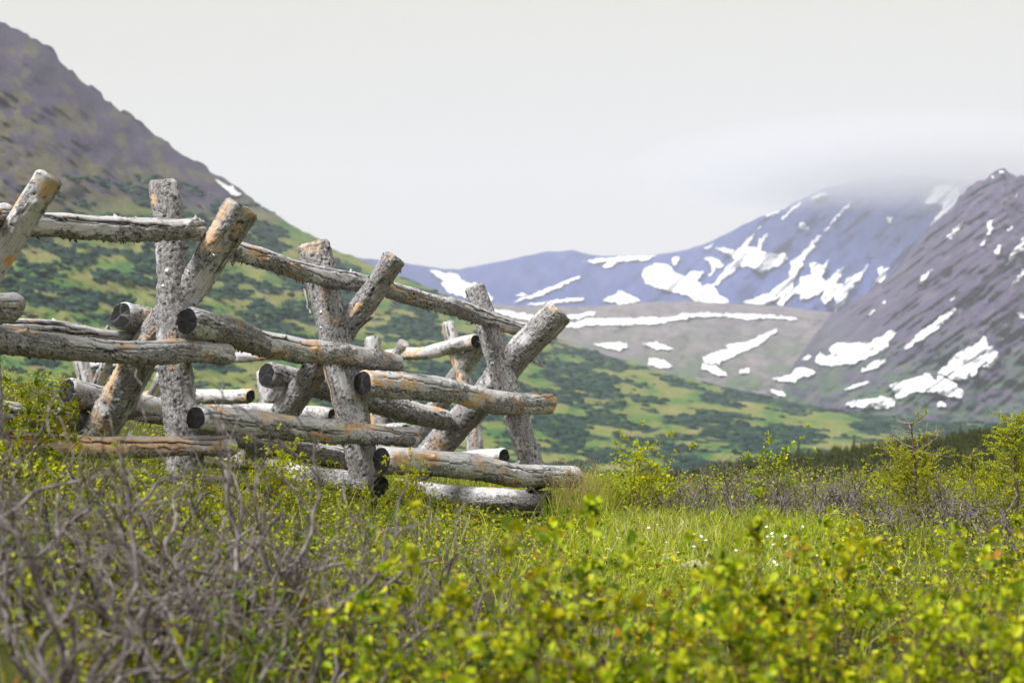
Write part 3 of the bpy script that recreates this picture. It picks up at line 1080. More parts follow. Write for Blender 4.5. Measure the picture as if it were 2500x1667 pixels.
A3p = build_log('post', [(1158, 699, 25, 11.94), (1294, 1125, 31, 11.60), (1314, 1192, 32, 11.55)], fence, 107, 0.06, 0, ends=(PALE_END, END), post=True, skew=True, knots=30, stub=2, flakes=20)
A3b = build_log('brace', [(1365, 759, 36, 11.55), (1058, 1099, 35, 12.33), (1015, 1150, 35, 12.43)], fence, 108, 0.05, 0, ends=(PALE_END, END), post=True, skew=True, knots=60, stub=2, flakes=30, blots=[(0.0, 0.035, 0.3, 0.3, 0.9)])
# rails of the panel at the left edge
build_log('rail', [(-160, 512, 33, 7.0), (12, 524, 29, 7.86)], fence, 111, 0.55, 0.3)
build_log('rail', [(-200, 733, 37, 6.9), (36, 752, 35, 7.62)], fence, 112, 0.65, 0.15)
build_log('rail', [(-80, 534, 33, 7.75), (95, 543, 31, 8.02), (300, 555, 26, 8.45), (494, 562, 24, 8.86)], fence, 113, 0.72, 0.14, stub=22, knots=20, flakes=70)
build_log('rail', [(-80, 815, 37, 7.62), (0, 827, 35, 7.8), (300, 855, 30, 8.4), (561, 864, 27, 8.97)], fence, 114, 0.56, 0.22, stub=8, flakes=80, blots=[(0.25, 0.42, 0.8, 0.35, 0.7), (0.9, 1.02, 0.9, 0.3, 0.7)])
r_ = build_log('rail', [(-70, 1082, 28, 7.6), (300, 1086, 27, 8.25), (566, 1090, 26, 8.9)], fence, 115, 0.7, 0.50, knots=10, flakes=20, blots=[(0.05,0.95,1.2,0.75,0.9),(1.05,1.35,1.2,0.6,0.9),(1.5,1.6,1.5,0.5,1.0)])
r_['label'] = 'peeled rail with bright orange wood'
build_log('rail', [(-60, 792, 22, 8.25), (150, 806, 21, 8.75), (352, 827, 18, 9.35)], fence, 116, 0.95, 0.05, stub=16, knots=8)
build_log('rail', [(-70, 1000, 29, 8.7), (200, 1026, 29, 9.5)], fence, 117, 0.4, 0.15)
# rails of the middle panel
build_log('rail', [(562, 609, 25, 9.35), (905, 695, 22, 10.72)], fence, 121, 0.6, 0.26, stub=12, knots=30, flakes=90, blots=[(0.08, 0.2, 1.3, 0.5, 0.9), (0.27, 0.33, 1.4, 0.5, 0.9)])
build_log('rail', [(455, 783, 36, 8.65), (706, 844, 31, 9.55), (970, 889, 23, 10.63)], fence, 122, 0.42, 0.14, stub=6, flakes=80, star=(0.12, 0.2))
build_log('rail', [(476, 1017, 35.5, 8.6), (706, 1042, 30, 9.4), (1007, 1066, 24, 10.45)], fence, 123, 0.62, 0.28, stub=6, flakes=60, star=(0.15, 0.2), blots=[(0.5, 0.85, 0.9, 0.45, 0.55), (1.3, 1.4, 1.3, 0.4, 0.8)])
build_log('rail', [(295, 770, 34, 9.05), (900, 890, 22, 11.3)], fence, 124, 0.25, 0.1, star=(0.8, 0.2))
build_log('rail', [(163, 952, 33, 9.28), (860, 1125, 24, 11.86)], fence, 125, 0.5, 0.18, star=(0.25, 0.2), flakes=30)
# rails of the right panel
build_log('rail', [(925, 697, 21, 10.62), (1050, 741, 21.5, 11.05), (1171, 775, 19, 11.66), (1290, 807, 16, 12.2)], fence, 131, 0.58, 0.24, stub=10, knots=30, flakes=70, blots=[(0.1, 0.28, 1.5, 0.4, 0.9)])
build_log('rail', [(885, 935, 32.5, 9.98), (1122, 966, 28, 10.95), (1342, 986, 24.5, 11.96)], fence, 132, 0.68, 0.26, stub=8, flakes=50, star=(0.2, 0.2), blots=[(0.1, 0.22, 1.1, 0.6, 0.8), (0.33, 0.5, 1.4, 0.45, 1.0), (1.0, 1.1, 1.7, 0.3, 0.8), (1.3, 1.45, 1.5, 0.3, 0.8)])
build_log('rail', [(930, 1124, 33, 9.88), (1150, 1146, 29, 10.75), (1407, 1162, 24.5, 11.8)], fence, 133, 0.74, 0.24, stub=7, flakes=50, star=(0.1, 0.2), blots=[(0.35, 0.55, 1.3, 0.5, 0.95), (1.0, 1.15, 1.2, 0.6, 0.55), (1.3, 1.36, 1.5, 0.3, 1.0)])
build_log('rail', [(651, 912, 32, 10.58), (1090, 1025, 26, 12.0)], fence, 134, 0.15, 0.12, star=(0.15, 0.2), flakes=30)
# logs on the ground under the crossed posts
build_log('ground_log', [(1343, 1221, 26.5, 11.5), (1122, 1214, 29, 12.05), (900, 1182, 28, 12.68)], fence, 141, -0.15, 0.05, star=(0.25, 0.2), flakes=40)
build_log('ground_log', [(930, 1187, 28, 10.0), (500, 1120, 26, 11.3)], fence, 142, 0.0, 0.08)


def lathe(prof, n=16):
    th = np.linspace(0, 2 * math.pi, n, endpoint=False)
    V = np.array([[(r * math.cos(t), r * math.sin(t), z) for t in th] for r, z in prof]).reshape(-1, 3)
    return V, grid_quads(len(prof), n, True)


bv, bq = lathe([(0.0001, 0.013), (0.006, 0.0125), (0.0095, 0.0095), (0.0105, 0.005), (0.0108, 0.0032), (0.019, 0.0030), (0.0195, 0.0015), (0.0195, -0.02)])
bolt_me = mesh_np('bolt', bv, bq)
bolt_me.materials.append(BOLT)


def bolt(post, px, py, d):
    """bolt head through a post, pushed back along the view ray until it meets the wood"""
    bpy.context.view_layer.update()
    inv = post.matrix_world.inverted()
    a = Vector(CO)
    b = Vector(at(np.array([px]), np.array([py]), np.array([d]))[0])
    hit, p, n, i = post.ray_cast(inv @ a, (inv @ b - inv @ a).normalized())
    if not hit:
        return
    ax = Vector((p.x, p.y, 0)).normalized()
    o = bpy.data.objects.new('bolt', bolt_me)
    COL.objects.link(o)
    o.parent = post
    o.location = p - ax * 0.002
    o.rotation_euler = ax.to_track_quat('Z', 'Y').to_euler()


for po, px, py, d in ((A1p, 409, 663, 9), (A1p, 400, 699, 9), (A1b, 523, 623, 9), (A2p, 785, 763, 10.3), (A2p, 784, 800, 10.3),
                      (A3p, 1201, 859, 11.7), (A3p, 1202, 887, 11.7)):
    bolt(po, px, py, d)


def splinter(parent, p0, p1, w0, w1, mat=SPLINT, name='splinter'):
    """a torn strip of wood: (px, py, depth) ends"""
    a, b = foot(*p0), foot(*p1)
    n = 9
    f = np.linspace(0, 1, n)[:, None]
    c = a + (b - a) * f + 0.012 * fbm(np.concatenate([f * 4, f * 0, f * 0 + p0[0]], 1), 9, 2)[:, None]
    side = np.array([1, 0.25, 0.1])
    w = (w0 + (w1 - w0) * f) * (0.6 + 0.6 * np.abs(noise(np.concatenate([f * 6, f * 0, f * 0], 1), 8))[:, None])
    V = np.stack([c - side * w, c + np.array([0, -1, 0.2]) * w * 0.5, c + side * w, c + np.array([0, 1, -0.2]) * w * 0.4], 1)
    inv = np.array(parent.matrix_world.inverted())
    V = V.reshape(-1, 3) @ inv[:3, :3].T + inv[:3, 3]
    tr = [(0, 1, 2), (0, 2, 3), (4 * n - 4, 4 * n - 2, 4 * n - 3), (4 * n - 4, 4 * n - 1, 4 * n - 2)]
    obj(name, mesh_np(name, V, grid_quads(n, 4, True), tr), mat, parent)


bpy.context.view_layer.update()
splinter(A2p, (790, 888, 10.12), (824, 1022, 10.06), 0.010, 0.005)
splinter(A2p, (741, 700, 10.36), (757, 765, 10.30), 0.011, 0.007, PALE_END)
splinter(A3b, (1298, 880, 11.58), (1335, 892, 11.56), 0.030, 0.012, BARKFLAKE, 'bark_flap')
splinter(A2b, (905, 775, 10.22), (880, 800, 10.3), 0.02, 0.012, BARKFLAKE, 'bark_flap')

# second run of fence, farther back
base = foot(900, 1170, 16.2)
base[2] = float(ground_z(base[0], base[1]))
back = empty('log_fence', base, 'farther log fence with thinner posts seen through the gaps of the near fence', 'fence')
bpy.context.view_layer.update()
kw = dict(nu=30, dz=0.02, stub=4, knots=14)
build_log('post', [(1093, 786, 16.5, 15.5), (1130, 934, 20, 15.4), (1170, 1160, 21, 15.3)], back, 201, 0.55, 0.3, post=True, ends=(PALE_END, END), **kw)
build_log('brace', [(1178, 832, 20, 15.2), (1050, 1014, 26, 15.8), (955, 1150, 28, 16.1)], back, 202, 0.1, 0.08, post=True, **kw)
build_log('post', [(911, 823, 20, 16.2), (935, 1145, 21, 16.0)], back, 203, 0.6, 0.35, post=True, ends=(PALE_END, END), **kw)
build_log('brace', [(988, 838, 15, 15.9), (860, 1060, 16, 16.6), (815, 1140, 17, 16.8)], back, 204, 0.5, 0.2, post=True, ends=(PALE_END, END), **kw)
build_log('post', [(645, 905, 18, 16.7), (662, 1110, 19, 16.5)], back, 205, 0.5, 0.2, post=True, **kw)
build_log('brace', [(700, 905, 16, 16.3), (610, 1050, 17, 16.9), (570, 1115, 17, 17.1)], back, 206, 0.4, 0.2, post=True, **kw)
build_log('brace', [(402, 912, 16, 16.8), (305, 1085, 17, 17.4)], back, 207, 0.4, 0.15, post=True, **kw)
build_log('post', [(193, 868, 18, 17.0), (240, 1060, 19, 16.8)], back, 208, 0.6, 0.3, post=True, **kw)
build_log('brace', [(268, 872, 13, 16.7), (190, 1040, 15, 17.2)], back, 209, 0.5, 0.2, post=True, **kw)
build_log('rail', [(1163, 834, 20, 15.1), (1074, 848, 18, 15.5), (905, 873, 13.5, 16.4)], back, 211, 0.7, 0.3, flakes=20, **kw)
build_log('rail', [(1231, 1113, 21, 14.7), (990, 1130, 18, 15.9)], back, 212, 0.5, 0.2, **kw)
build_log('rail', [(612, 967, 17.5, 16.1), (330, 974, 17, 17.2)], back, 213, 0.55, 0.32, **kw)
build_log('rail', [(810, 1014, 17, 15.9), (400, 988, 16, 17.3)], back, 214, 0.45, 0.15, **kw)
build_log('rail', [(1060, 1018, 15.5, 15.6), (925, 1016, 15, 16.3)], back, 215, 0.3, 0.15, **kw)
build_log('rail', [(885, 866, 13, 16.5), (510, 872, 13.5, 17.2)], back, 216, 0.6, 0.15, **kw)
build_log('rail', [(430, 888, 10, 17.1), (205, 893, 10, 17.4)], back, 217, 0.7, 0.3, **kw)
build_log('rail', [(990, 1049, 17, 15.6), (880, 1052, 16, 16.2)], back, 218, 0.3, 0.1, **kw)

# ------------------------------------------------------------------ plants


def tube(b, P, rad, sides=5, tint=0.5):
    P = np.asarray(P, float)
    n = len(P)
    T = np.gradient(P, axis=0)
    T /= np.linalg.norm(T, axis=1, keepdims=True) + 1e-9
    ref = np.array([0.31, 0.17, 0.93])
    A = np.cross(T, ref)
    A /= np.linalg.norm(A, axis=1, keepdims=True) + 1e-9
    B = np.cross(T, A)
    th = np.linspace(0, 2 * math.pi, sides, endpoint=False)
    V = P[:, None, :] + np.asarray(rad)[:, None, None] * (np.cos(th)[None, :, None] * A[:, None, :] + np.sin(th)[None, :, None] * B[:, None, :])
    b.add(V, grid_quads(n, sides, True), None, tint)


def leaves(b, pos, d, size, rs, width=0.62, upbias=0.8, tint=(0, 1), narrow=False):
    """many folded leaves at once: base point, direction, length"""
    pos, d = np.asarray(pos, float), np.asarray(d, float)
    N = len(pos)
    if N == 0:
        return
    d = d / (np.linalg.norm(d, axis=1, keepdims=True) + 1e-9)
    up = np.array([0, 0, 1.0]) * upbias + rs.normal(0, 0.55, (N, 3))
    n = up - d * (up * d).sum(1, keepdims=True)
    n /= np.linalg.norm(n, axis=1, keepdims=True) + 1e-9
    s = np.cross(d, n)
    size = np.broadcast_to(size, (N,))
    w = width * rs.uniform(0.8, 1.2, N)
    if narrow:
        tpl = [(0, 0, 0), (0.5, 0.35, 0.0), (0, 1.0, 0.0), (-0.5, 0.35, 0.0)]
        q = np.array([[0, 1, 2, 3]])
    else:
        tpl = [(0, 0, 0), (0.40, 0.36, 0.10), (0.36, 0.78, 0.07), (0, 1.0, -0.10), (-0.36, 0.78, 0.07), (-0.40, 0.36, 0.10)]
        q = np.array([[0, 1, 2, 3], [0, 3, 4, 5]])
    k = len(tpl)
    V = np.stack([pos + size[:, None] * (s * (a * w)[:, None] + d * y + n * z) for a, y, z in tpl], 1)
    Q = (q[None] + (np.arange(N) * k)[:, None, None]).reshape(-1, 4)
    t = rs.uniform(tint[0], tint[1], N)
    b.add(V.reshape(-1, 3), Q, None, np.repeat(t, k))


def branch(rs, p, d, r, L, level, out, tips, kink=0.35, up=0.10, fork=0.5, seg=0.045):
    """crooked branch with side shoots; out gets (points, radii), tips gets (point, direction, radius)"""
    n = max(3, int(L / seg))
    P, Rd = [np.array(p, float)], [r]
    d = np.array(d, float)
    for i in range(n):
        d = d + rs.normal(0, kink, 3) * np.array([1, 1, 0.8]) + np.array([0, 0, up])
        if rs.random() < 0.12:
            d = d + rs.normal(0, 0.6, 3) * np.array([1, 1, 0.6])
        d /= np.linalg.norm(d)
        P.append(P[-1] + d * L / n)
        rr = r * (1 - 0.62 * (i + 1) / n)
        Rd.append(rr)
        tips.append((P[-1], d.copy(), rr, level))
        if level > 0 and i >= 1 and rs.random() < fork:
            sd = d + rs.normal(0, 0.75, 3)
            sd /= np.linalg.norm(sd)
            branch(rs, P[-1], sd, rr * rs.uniform(0.5, 0.75), L * rs.uniform(0.35, 0.62), level - 1, out, tips, kink, up, fork * 0.85, seg)
    out.append((np.array(P), np.array(Rd)))


def bare_shrub_mesh(seed, stems=8, L=0.52, r=0.0105, spread=0.9, level=3, kink=0.26, fork=0.52):
    rs = np.random.default_rng(seed)
    out, tips = [], []
    for i in range(stems):
        a = rs.uniform(0, 6.283)
        d = np.array([math.cos(a) * spread * rs.uniform(0.3, 1.2), math.sin(a) * spread * rs.uniform(0.3, 1.2), 0.75])
        branch(rs, (math.cos(a) * 0.05, math.sin(a) * 0.05, -0.05), d / np.linalg.norm(d), r * rs.uniform(0.7, 1.15), L * rs.uniform(0.75, 1.2), level, out, tips, kink, 0.07, fork, 0.05)
    b = Build()
    for P, Rd in out:
        tube(b, P, np.maximum(Rd, 0.0019), 5 if Rd[0] > 0.004 else 4)
    return b.mesh('branches'), tips


def leafy_shrub_meshes(seed, stems=9, L=0.42, r=0.005, spread=0.6, leaf=0.028, per=4.4, level=2, tint=(0, 1), upbias=0.8, width=0.75, upright=0.8):
    rs = np.random.default_rng(seed)
    out, tips = [], []
    for i in range(stems):
        a = rs.uniform(0, 6.283)
        d = np.array([math.cos(a) * spread * rs.uniform(0.2, 1.2), math.sin(a) * spread * rs.uniform(0.2, 1.2), upright])
        branch(rs, (math.cos(a) * 0.07, math.sin(a) * 0.07, -0.04), d / np.linalg.norm(d), r * rs.uniform(0.8, 1.2), L * rs.uniform(0.7, 1.2), level, out, tips, 0.22, 0.10, 0.55, 0.05)
    b = Build()
    for P, Rd in out:
        tube(b, P, np.maximum(Rd, 0.0012), 4)
    pos, dr = [], []
    for p, d, rr, lv in tips:
        if p[2] < 0.05 * L:
            continue
        if rs.random() > 0.45:
            continue
        k = 2 + rs.poisson(per * (2.0 if lv == 0 else 1.1))
        cc = p + rs.normal(0, 0.006, 3)
        for _ in range(k):
            dd = d * 0.45 + rs.normal(0, 0.8, 3) + np.array([0, 0, 0.3])
            pos.append(cc + rs.normal(0, 0.009, 3))
            dr.append(dd)
    lb = Build()
    leaves(lb, pos, dr, leaf * (0.40 + 0.95 * rs.uniform(0, 1, len(pos)) ** 1.5), rs, width, upbias, tint)
    return b.mesh('stems'), lb.mesh('leaves', False)


BARE = [bare_shrub_mesh(s, *a)[0] for s, a in ((1, (7, 0.60, 0.0130, 1.2, 3, 0.31, 0.49)), (2, (9, 0.52, 0.0100, 1.5, 3, 0.34, 0.54)), (3, (7, 0.64, 0.0135, 1.1, 3, 0.30, 0.47)),
                                              (4, (10, 0.40, 0.0115, 1.0, 3, 0.34, 0.55)), (5, (9, 0.44, 0.0120, 0.9, 3, 0.36, 0.52)))]
for me in BARE:
    me.materials.append(TWIG)
LEAFY = [leafy_shrub_meshes(s, **k) for s, k in (
    (11, dict()), (12, dict(stems=11, L=0.36, spread=0.85)), (13, dict(stems=8, L=0.48, spread=0.45, tint=(0.1, 0.9))),
    (14, dict(stems=10, L=0.40, spread=0.7, tint=(0.0, 0.75))), (15, dict(stems=7, L=0.55, spread=0.22, level=2, tint=(0.45, 0.93), upright=1.2, leaf=0.026, per=6.0)),
    (16, dict(stems=12, L=0.34, spread=0.8, tint=(0.25, 1.0), leaf=0.028)))]
for i, (a, c) in enumerate(LEAFY):
    a.materials.append(STEM)
    c.materials.append(LEAF_GREEN if i in (3,) else LEAF)


def spot(px, d):
    X = (px - 1250.0) / F * d
    return (X, d, float(ground_z(X, d)))


def put_bare(px, d, s, v, rz, label, group, zs=1.0):
    x, y, z = spot(px, d)
    o = empty('bare_shrub', (x, y, z), label, 'shrub', group, rz, (s, s, s * zs))
    obj('branches', BARE[v], None, o)
    return o


def put_leafy(px, d, s, v, rz, label, group, zs=1.0):
    x, y, z = spot(px, d)
    o = empty('leafy_shrub', (x, y, z), label, 'shrub', group, rz, (s, s, s * zs))
    obj('stems', LEAFY[v][0], None, o)
    obj('leaves', LEAFY[v][1], None, o, kind='stuff')
    return o


GB1 = 'bare shrubs in the left foreground'
for a in [(-40, 4.3, 1.25, 0, 0.4, 'bare shrub with thick curving stems cut by the left edge, lower half'),
          (170, 3.7, 1.05, 2, 2.2, 'bare crooked shrub nearest the bottom left corner'),
          (330, 4.6, 1.25, 1, 4.0, 'tall bare shrub reaching up in front of the orange peeled rail'),
          (470, 3.8, 1.05, 0, 5.2, 'blurred bare shrub low at the bottom, right of the corner one'),
          (590, 4.7, 1.20, 2, 1.1, 'tall bare shrub below the gap between the two left crossed posts'),
          (760, 4.4, 1.10, 1, 3.0, 'bare shrub rising in front of the middle crossed posts foot'),
          (900, 4.9, 1.05, 0, 0.2, 'slender bare shrub rising in front of the lowest right rail end'),
          (60, 6.0, 1.0, 3, 1.9, 'fine twiggy bare shrub among green leaves at the left edge'),
          (230, 6.3, 0.9, 4, 0.7, 'fine twiggy bare shrub just below the orange peeled rail'),
          (20, 3.4, 0.95, 1, 3.6, 'bare shrub with pale broken stem tips at the bottom left corner'),
          (250, 5.2, 1.15, 0, 1.0, 'bare shrub just behind the tall one before the orange peeled rail'),
          (430, 5.6, 1.05, 4, 3.9, 'twiggy bare shrub below the thick upright post'),
          (540, 5.4, 1.05, 1, 2.4, 'bare shrub below the sawn end of the orange peeled rail'),
          (660, 5.5, 1.0, 4, 0.3, 'twiggy bare shrub below the middle leaning post foot'),
          (820, 5.6, 1.0, 3, 5.1, 'twiggy bare shrub below the lowest right rail sawn end'),
          (1060, 5.2, 0.85, 2, 4.4, 'small bare shrub standing before the log on the ground'),
          (1390, 5.6, 0.75, 4, 2.4, 'thin bare twigs rising between leafy clumps below the fence end'),
          ]:
    put_bare(*a, GB1)
GB2 = 'bare shrubs on the right beyond the grass'
for a in [(1640, 11.6, 0.95, 3, 0.3, 'grey bare shrub just right of the upright yellow-green bush'),
          (1740, 11.8, 0.95, 4, 1.7, 'grey bare shrub, second to the right of the upright yellow-green bush'),
          (1835, 11.5, 1.0, 3, 3.1, 'grey bare shrub behind the middle of the grass patch'),
          (1930, 11.9, 0.95, 4, 4.2, 'grey bare shrub behind the right half of the grass patch'),
          (2010, 11.3, 1.05, 3, 5.5, 'grey bare shrub at the right end of the grass patch'),
          (2110, 10.6, 1.0, 1, 0.9, 'bare shrub with a long stem leaning into the grass, left of the dead-topped spruce'),
          (2250, 10.2, 0.9, 4, 2.0, 'bare shrub at the foot of the dead-topped spruce'),
          (2330, 9.4, 1.0, 3, 1.2, 'dense grey bare shrub below the yellow spruce at the right'),
          (2440, 9.0, 1.05, 4, 3.3, 'dense grey bare shrub touching the right edge'),
          (2210, 9.2, 0.8, 4, 4.9, 'low grey bare shrub left of the dense ones at the right edge'),
          (2400, 8.2, 0.8, 1, 0.1, 'lowest bare shrub at the right, just above the blurred leaves'),
          ]:
    put_bare(a[0], a[1], a[2] * 0.92, *a[3:], GB2)
for a in [(1690, 11.2, 0.85, 4, 2.3, 'grey bare shrub at the far left corner of the grass patch'),
          (1790, 11.0, 0.85, 3, 0.6, 'low grey bare shrub along the far edge of the grass patch'),
          (1885, 11.1, 0.85, 3, 5.0, 'low grey bare shrub at the far edge of the grass, right of its middle'),
          (1975, 10.8, 0.9, 4, 1.2, 'low grey bare shrub at the far right corner of the grass patch'),
          (2060, 11.2, 0.9, 4, 3.0, 'grey bare shrub between the grass patch and the stem leaning into it'),
          (2160, 9.9, 0.85, 3, 2.6, 'grey bare shrub just before the dead-topped spruce'),
          (2360, 10.0, 0.85, 4, 5.6, 'grey bare shrub between the two spruces'),
          ]:
    put_bare(a[0], a[1], a[2] * 0.92, *a[3:], GB2)
GL1 = 'leafy shrubs along the foot of the fence'
for a in [(35, 7.6, 0.9, 0, 0.1, 'leafy green shrub at the left edge under the lowest rails'),
          (100, 7.9, 0.92, 2, 1.3, 'leafy green shrub in front of the left leaning post foot'),
          (200, 7.4, 0.62, 1, 2.6, 'leafy green shrub covering the left part of the orange peeled rail'),
          (310, 7.7, 0.50, 0, 3.9, 'leafy green shrub below the middle of the orange peeled rail'),
          (400, 7.5, 0.38, 2, 5.0, 'leafy green shrub at the foot of the thick upright post'),
          (490, 7.9, 0.52, 1, 0.8, 'leafy green shrub below the sawn end of the orange peeled rail'),
          (580, 7.8, 0.55, 5, 2.1, 'leafy shrub with reddish tips before the middle leaning post foot'),
          (690, 8.5, 0.72, 4, 3.3, 'leafy sprig standing up before the rails between left and middle posts'),
          (760, 8.1, 0.52, 0, 4.7, 'leafy green shrub before the middle upright post foot'),
          (850, 8.6, 0.52, 1, 5.9, 'leafy green shrub just below the lowest right rail end'),
          (950, 8.9, 0.36, 3, 1.0, 'leafy green shrub at the left end of the log on the ground'),
          (1010, 9.6, 0.62, 4, 2.9, 'thin leafy sprig against the log on the ground'),
          (1080, 8.7, 0.34, 5, 0.5, 'low leafy shrub before the middle of the log on the ground'),
          (1370, 10.3, 0.5, 3, 4.0, 'leafy green shrub at the right end of the log on the ground'),
          (1430, 9.7, 0.48, 0, 5.1, 'low leafy shrub between the fence end and the grass patch'),
          (150, 6.5, 0.55, 1, 3.3, 'leafy shrub with twigs in it at the left below the orange peeled rail'),
          (420, 6.3, 0.5, 5, 0.9, 'leafy shrub with yellow leaves below the thick upright post'),
          (620, 6.6, 0.6, 0, 1.9, 'leafy shrub in the middle ground between bare stems'),
          (800, 6.8, 0.6, 3, 2.9, 'leafy shrub below the lowest right rail end, behind bare stems'),
          (1230, 8.6, 0.32, 1, 3.6, 'low leafy shrub on the dry grass under the fence end'),
          ]:
    put_leafy(*a, GL1)
GL2 = 'leafy shrubs on the right beyond the grass'
for a in [(1560, 11.4, 1.05, 4, 0.0, 'upright yellow-green bush standing right of the fence end'),
          (1455, 11.9, 0.72, 5, 1.0, 'low yellow-green shrub between the fence end and the upright bush'),
          (1510, 11.6, 0.8, 1, 2.2, 'yellow-green shrub just left of the upright bush'),
          (1600, 11.9, 0.8, 2, 3.0, 'yellow-green shrub just behind the upright bush'),
          (1700, 12.1, 0.7, 0, 3.4, 'leafy shrub among grey twigs, near the upright bush'),
          (1860, 12.2, 0.55, 2, 4.5, 'leafy bush topping the row of grey bare shrubs'),
          (1960, 12.0, 0.8, 1, 5.6, 'leafy shrub between grey bare shrubs at the end of the grass'),
          (2070, 11.6, 0.95, 5, 0.6, 'yellow-green leafy bush left of the dead-topped spruce'),
          (2140, 11.9, 1.0, 0, 1.8, 'leafy bush directly behind the dead-topped spruce'),
          (2280, 11.2, 1.0, 2, 2.9, 'leafy bush right of the dead-topped spruce'),
          (2360, 11.0, 1.05, 1, 4.1, 'leafy bush between the dead-topped spruce and the yellow spruce'),
          (2450, 10.4, 1.05, 5, 5.2, 'leafy bush below the yellow spruce at the right edge'),
          (2230, 8.7, 0.6, 3, 0.4, 'light green leafy shrub below the grey twigs at the right'),
          (2080, 9.0, 0.5, 2, 1.4, 'small leafy shrub at the lower right end of the grass patch'),
          (2500, 9.6, 0.9, 0, 2.4, 'leafy bush cut by the right edge'),
          (1790, 12.6, 0.8, 5, 2.4, 'leafy shrub behind the middle of the grass patch'),
          ]:
    put_leafy(a[0], a[1], a[2] * (0.32 if 1650 < a[0] < 2040 else 0.55 if a[0] < 2040 else 0.68) if a[0] not in (1560, 1860) else 0.95, *a[3:], GL2)
GL3 = 'blurred leafy shrubs in the foreground'
for a in [(1170, 4.2, 1.30, 0, 0.3, 'tall blurred leafy shrub in the middle foreground'),
          (1010, 3.9, 1.05, 1, 1.5, 'blurred leafy shrub left of the tall middle foreground one'),
          (1340, 3.9, 1.15, 2, 2.7, 'blurred leafy shrub right of the tall middle foreground one'),
          (1480, 4.3, 1.15, 1, 3.8, 'blurred leafy shrub below the white flowers'),
          (1650, 4.0, 1.15, 0, 4.9, 'blurred leafy shrub below the grass patch'),
          (1800, 4.4, 1.25, 5, 0.9, 'blurred leafy shrub with orange tips below the grass patch'),
          (1950, 3.9, 1.10, 1, 2.0, 'blurred leafy shrub with orange leaves at the lower right'),
          (2110, 4.3, 1.20, 0, 3.2, 'blurred leafy shrub below the lowest grey twigs at the right'),
          (2270, 3.9, 1.10, 2, 4.3, 'blurred leafy shrub near the bottom right corner'),
          (2430, 4.3, 1.25, 1, 5.4, 'blurred leafy shrub at the right edge, lower half'),
          (1250, 2.75, 0.85, 3, 0.6, 'out-of-focus leafy shrub at the bottom edge, middle'),
          (1560, 2.75, 0.85, 0, 1.6, 'out-of-focus leafy shrub at the bottom edge, right of the middle'),
          (1860, 2.75, 0.85, 5, 2.8, 'out-of-focus leafy shrub at the bottom edge, at the right'),
          (2180, 2.75, 0.9, 1, 4.0, 'out-of-focus leafy shrub in the bottom right corner'),
          (930, 3.3, 0.75, 5, 5.0, 'out-of-focus leafy shrub with orange leaves at the bottom, among bare stems'),
          (420, 5.2, 0.8, 0, 2.3, 'blurred leafy shrub seen through bare stems at the left'),
          (120, 5.0, 0.75, 3, 3.5, 'blurred leafy shrub behind the thick curving stems at the left edge'),
          (300, 5.7, 0.75, 2, 0.7, 'leafy shrub showing green between bare stems under the orange peeled rail'),
          (540, 5.9, 0.7, 1, 2.0, 'leafy shrub between bare stems left of the middle crossed posts'),
          (680, 5.0, 0.65, 0, 3.3, 'leafy shrub among bare stems below the middle crossed posts'),
          (230, 4.2, 0.6, 5, 4.6, 'leafy shrub low among the bare stems of the left foreground'),
          (560, 4.1, 0.6, 3, 5.7, 'green leafy shrub low between bare stems near the bottom edge'),
          (820, 4.7, 0.75, 1, 1.1, 'leafy shrub at the right border of the bare stems'),
          (1090, 5.4, 0.6, 2, 2.2, 'leafy shrub just behind the tall middle foreground one'),
          (1400, 3.4, 0.95, 5, 3.1, 'out-of-focus leafy shrub with yellow leaves at the bottom, right of the middle'),
          (1720, 3.5, 1.0, 2, 0.3, 'out-of-focus leafy shrub at the bottom, under the grass patch'),
          (2020, 3.4, 1.0, 0, 1.4, 'out-of-focus leafy shrub at the bottom, left of the right corner'),
          (2400, 3.5, 1.0, 5, 2.5, 'out-of-focus leafy shrub at the lower right edge'),
          (1090, 3.2, 0.8, 2, 3.7, 'out-of-focus leafy shrub at the bottom, beside the bare stems'),
          (2330, 5.6, 1.0, 0, 0.2, 'leafy shrub filling the right side under the grey twigs'),
          (2050, 5.8, 0.9, 2, 1.2, 'leafy shrub spreading below the right end of the grass patch'),
          (1720, 5.6, 0.7, 1, 4.4, 'low leafy shrub along the near edge of the grass patch'),
          ]:
    put_leafy(*a, GL3)


# spruces
def needle_twig(b, P, rs, ln=0.021, step=0.0032, tint=(0, 1)):
    P = np.asarray(P, float)
    seg = np.linalg.norm(np.diff(P, axis=0), axis=1)
    L = seg.sum()
    n = max(4, int(L / step))
    s = np.linspace(0, L, n)
    cs = np.concatenate([[0], np.cumsum(seg)])
    Q = np.stack([np.interp(s, cs, P[:, i]) for i in range(3)], 1)
    T = np.gradient(Q, axis=0)
    T /= np.linalg.norm(T, axis=1, keepdims=True) + 1e-9
    d = T * 0.8 + rs.normal(0, 0.75, (n, 3)) + np.array([0, 0, 0.15])
    leaves(b, Q, d, ln * rs.uniform(0.8, 1.25, n), rs, 0.26, 0.3, tint, True)


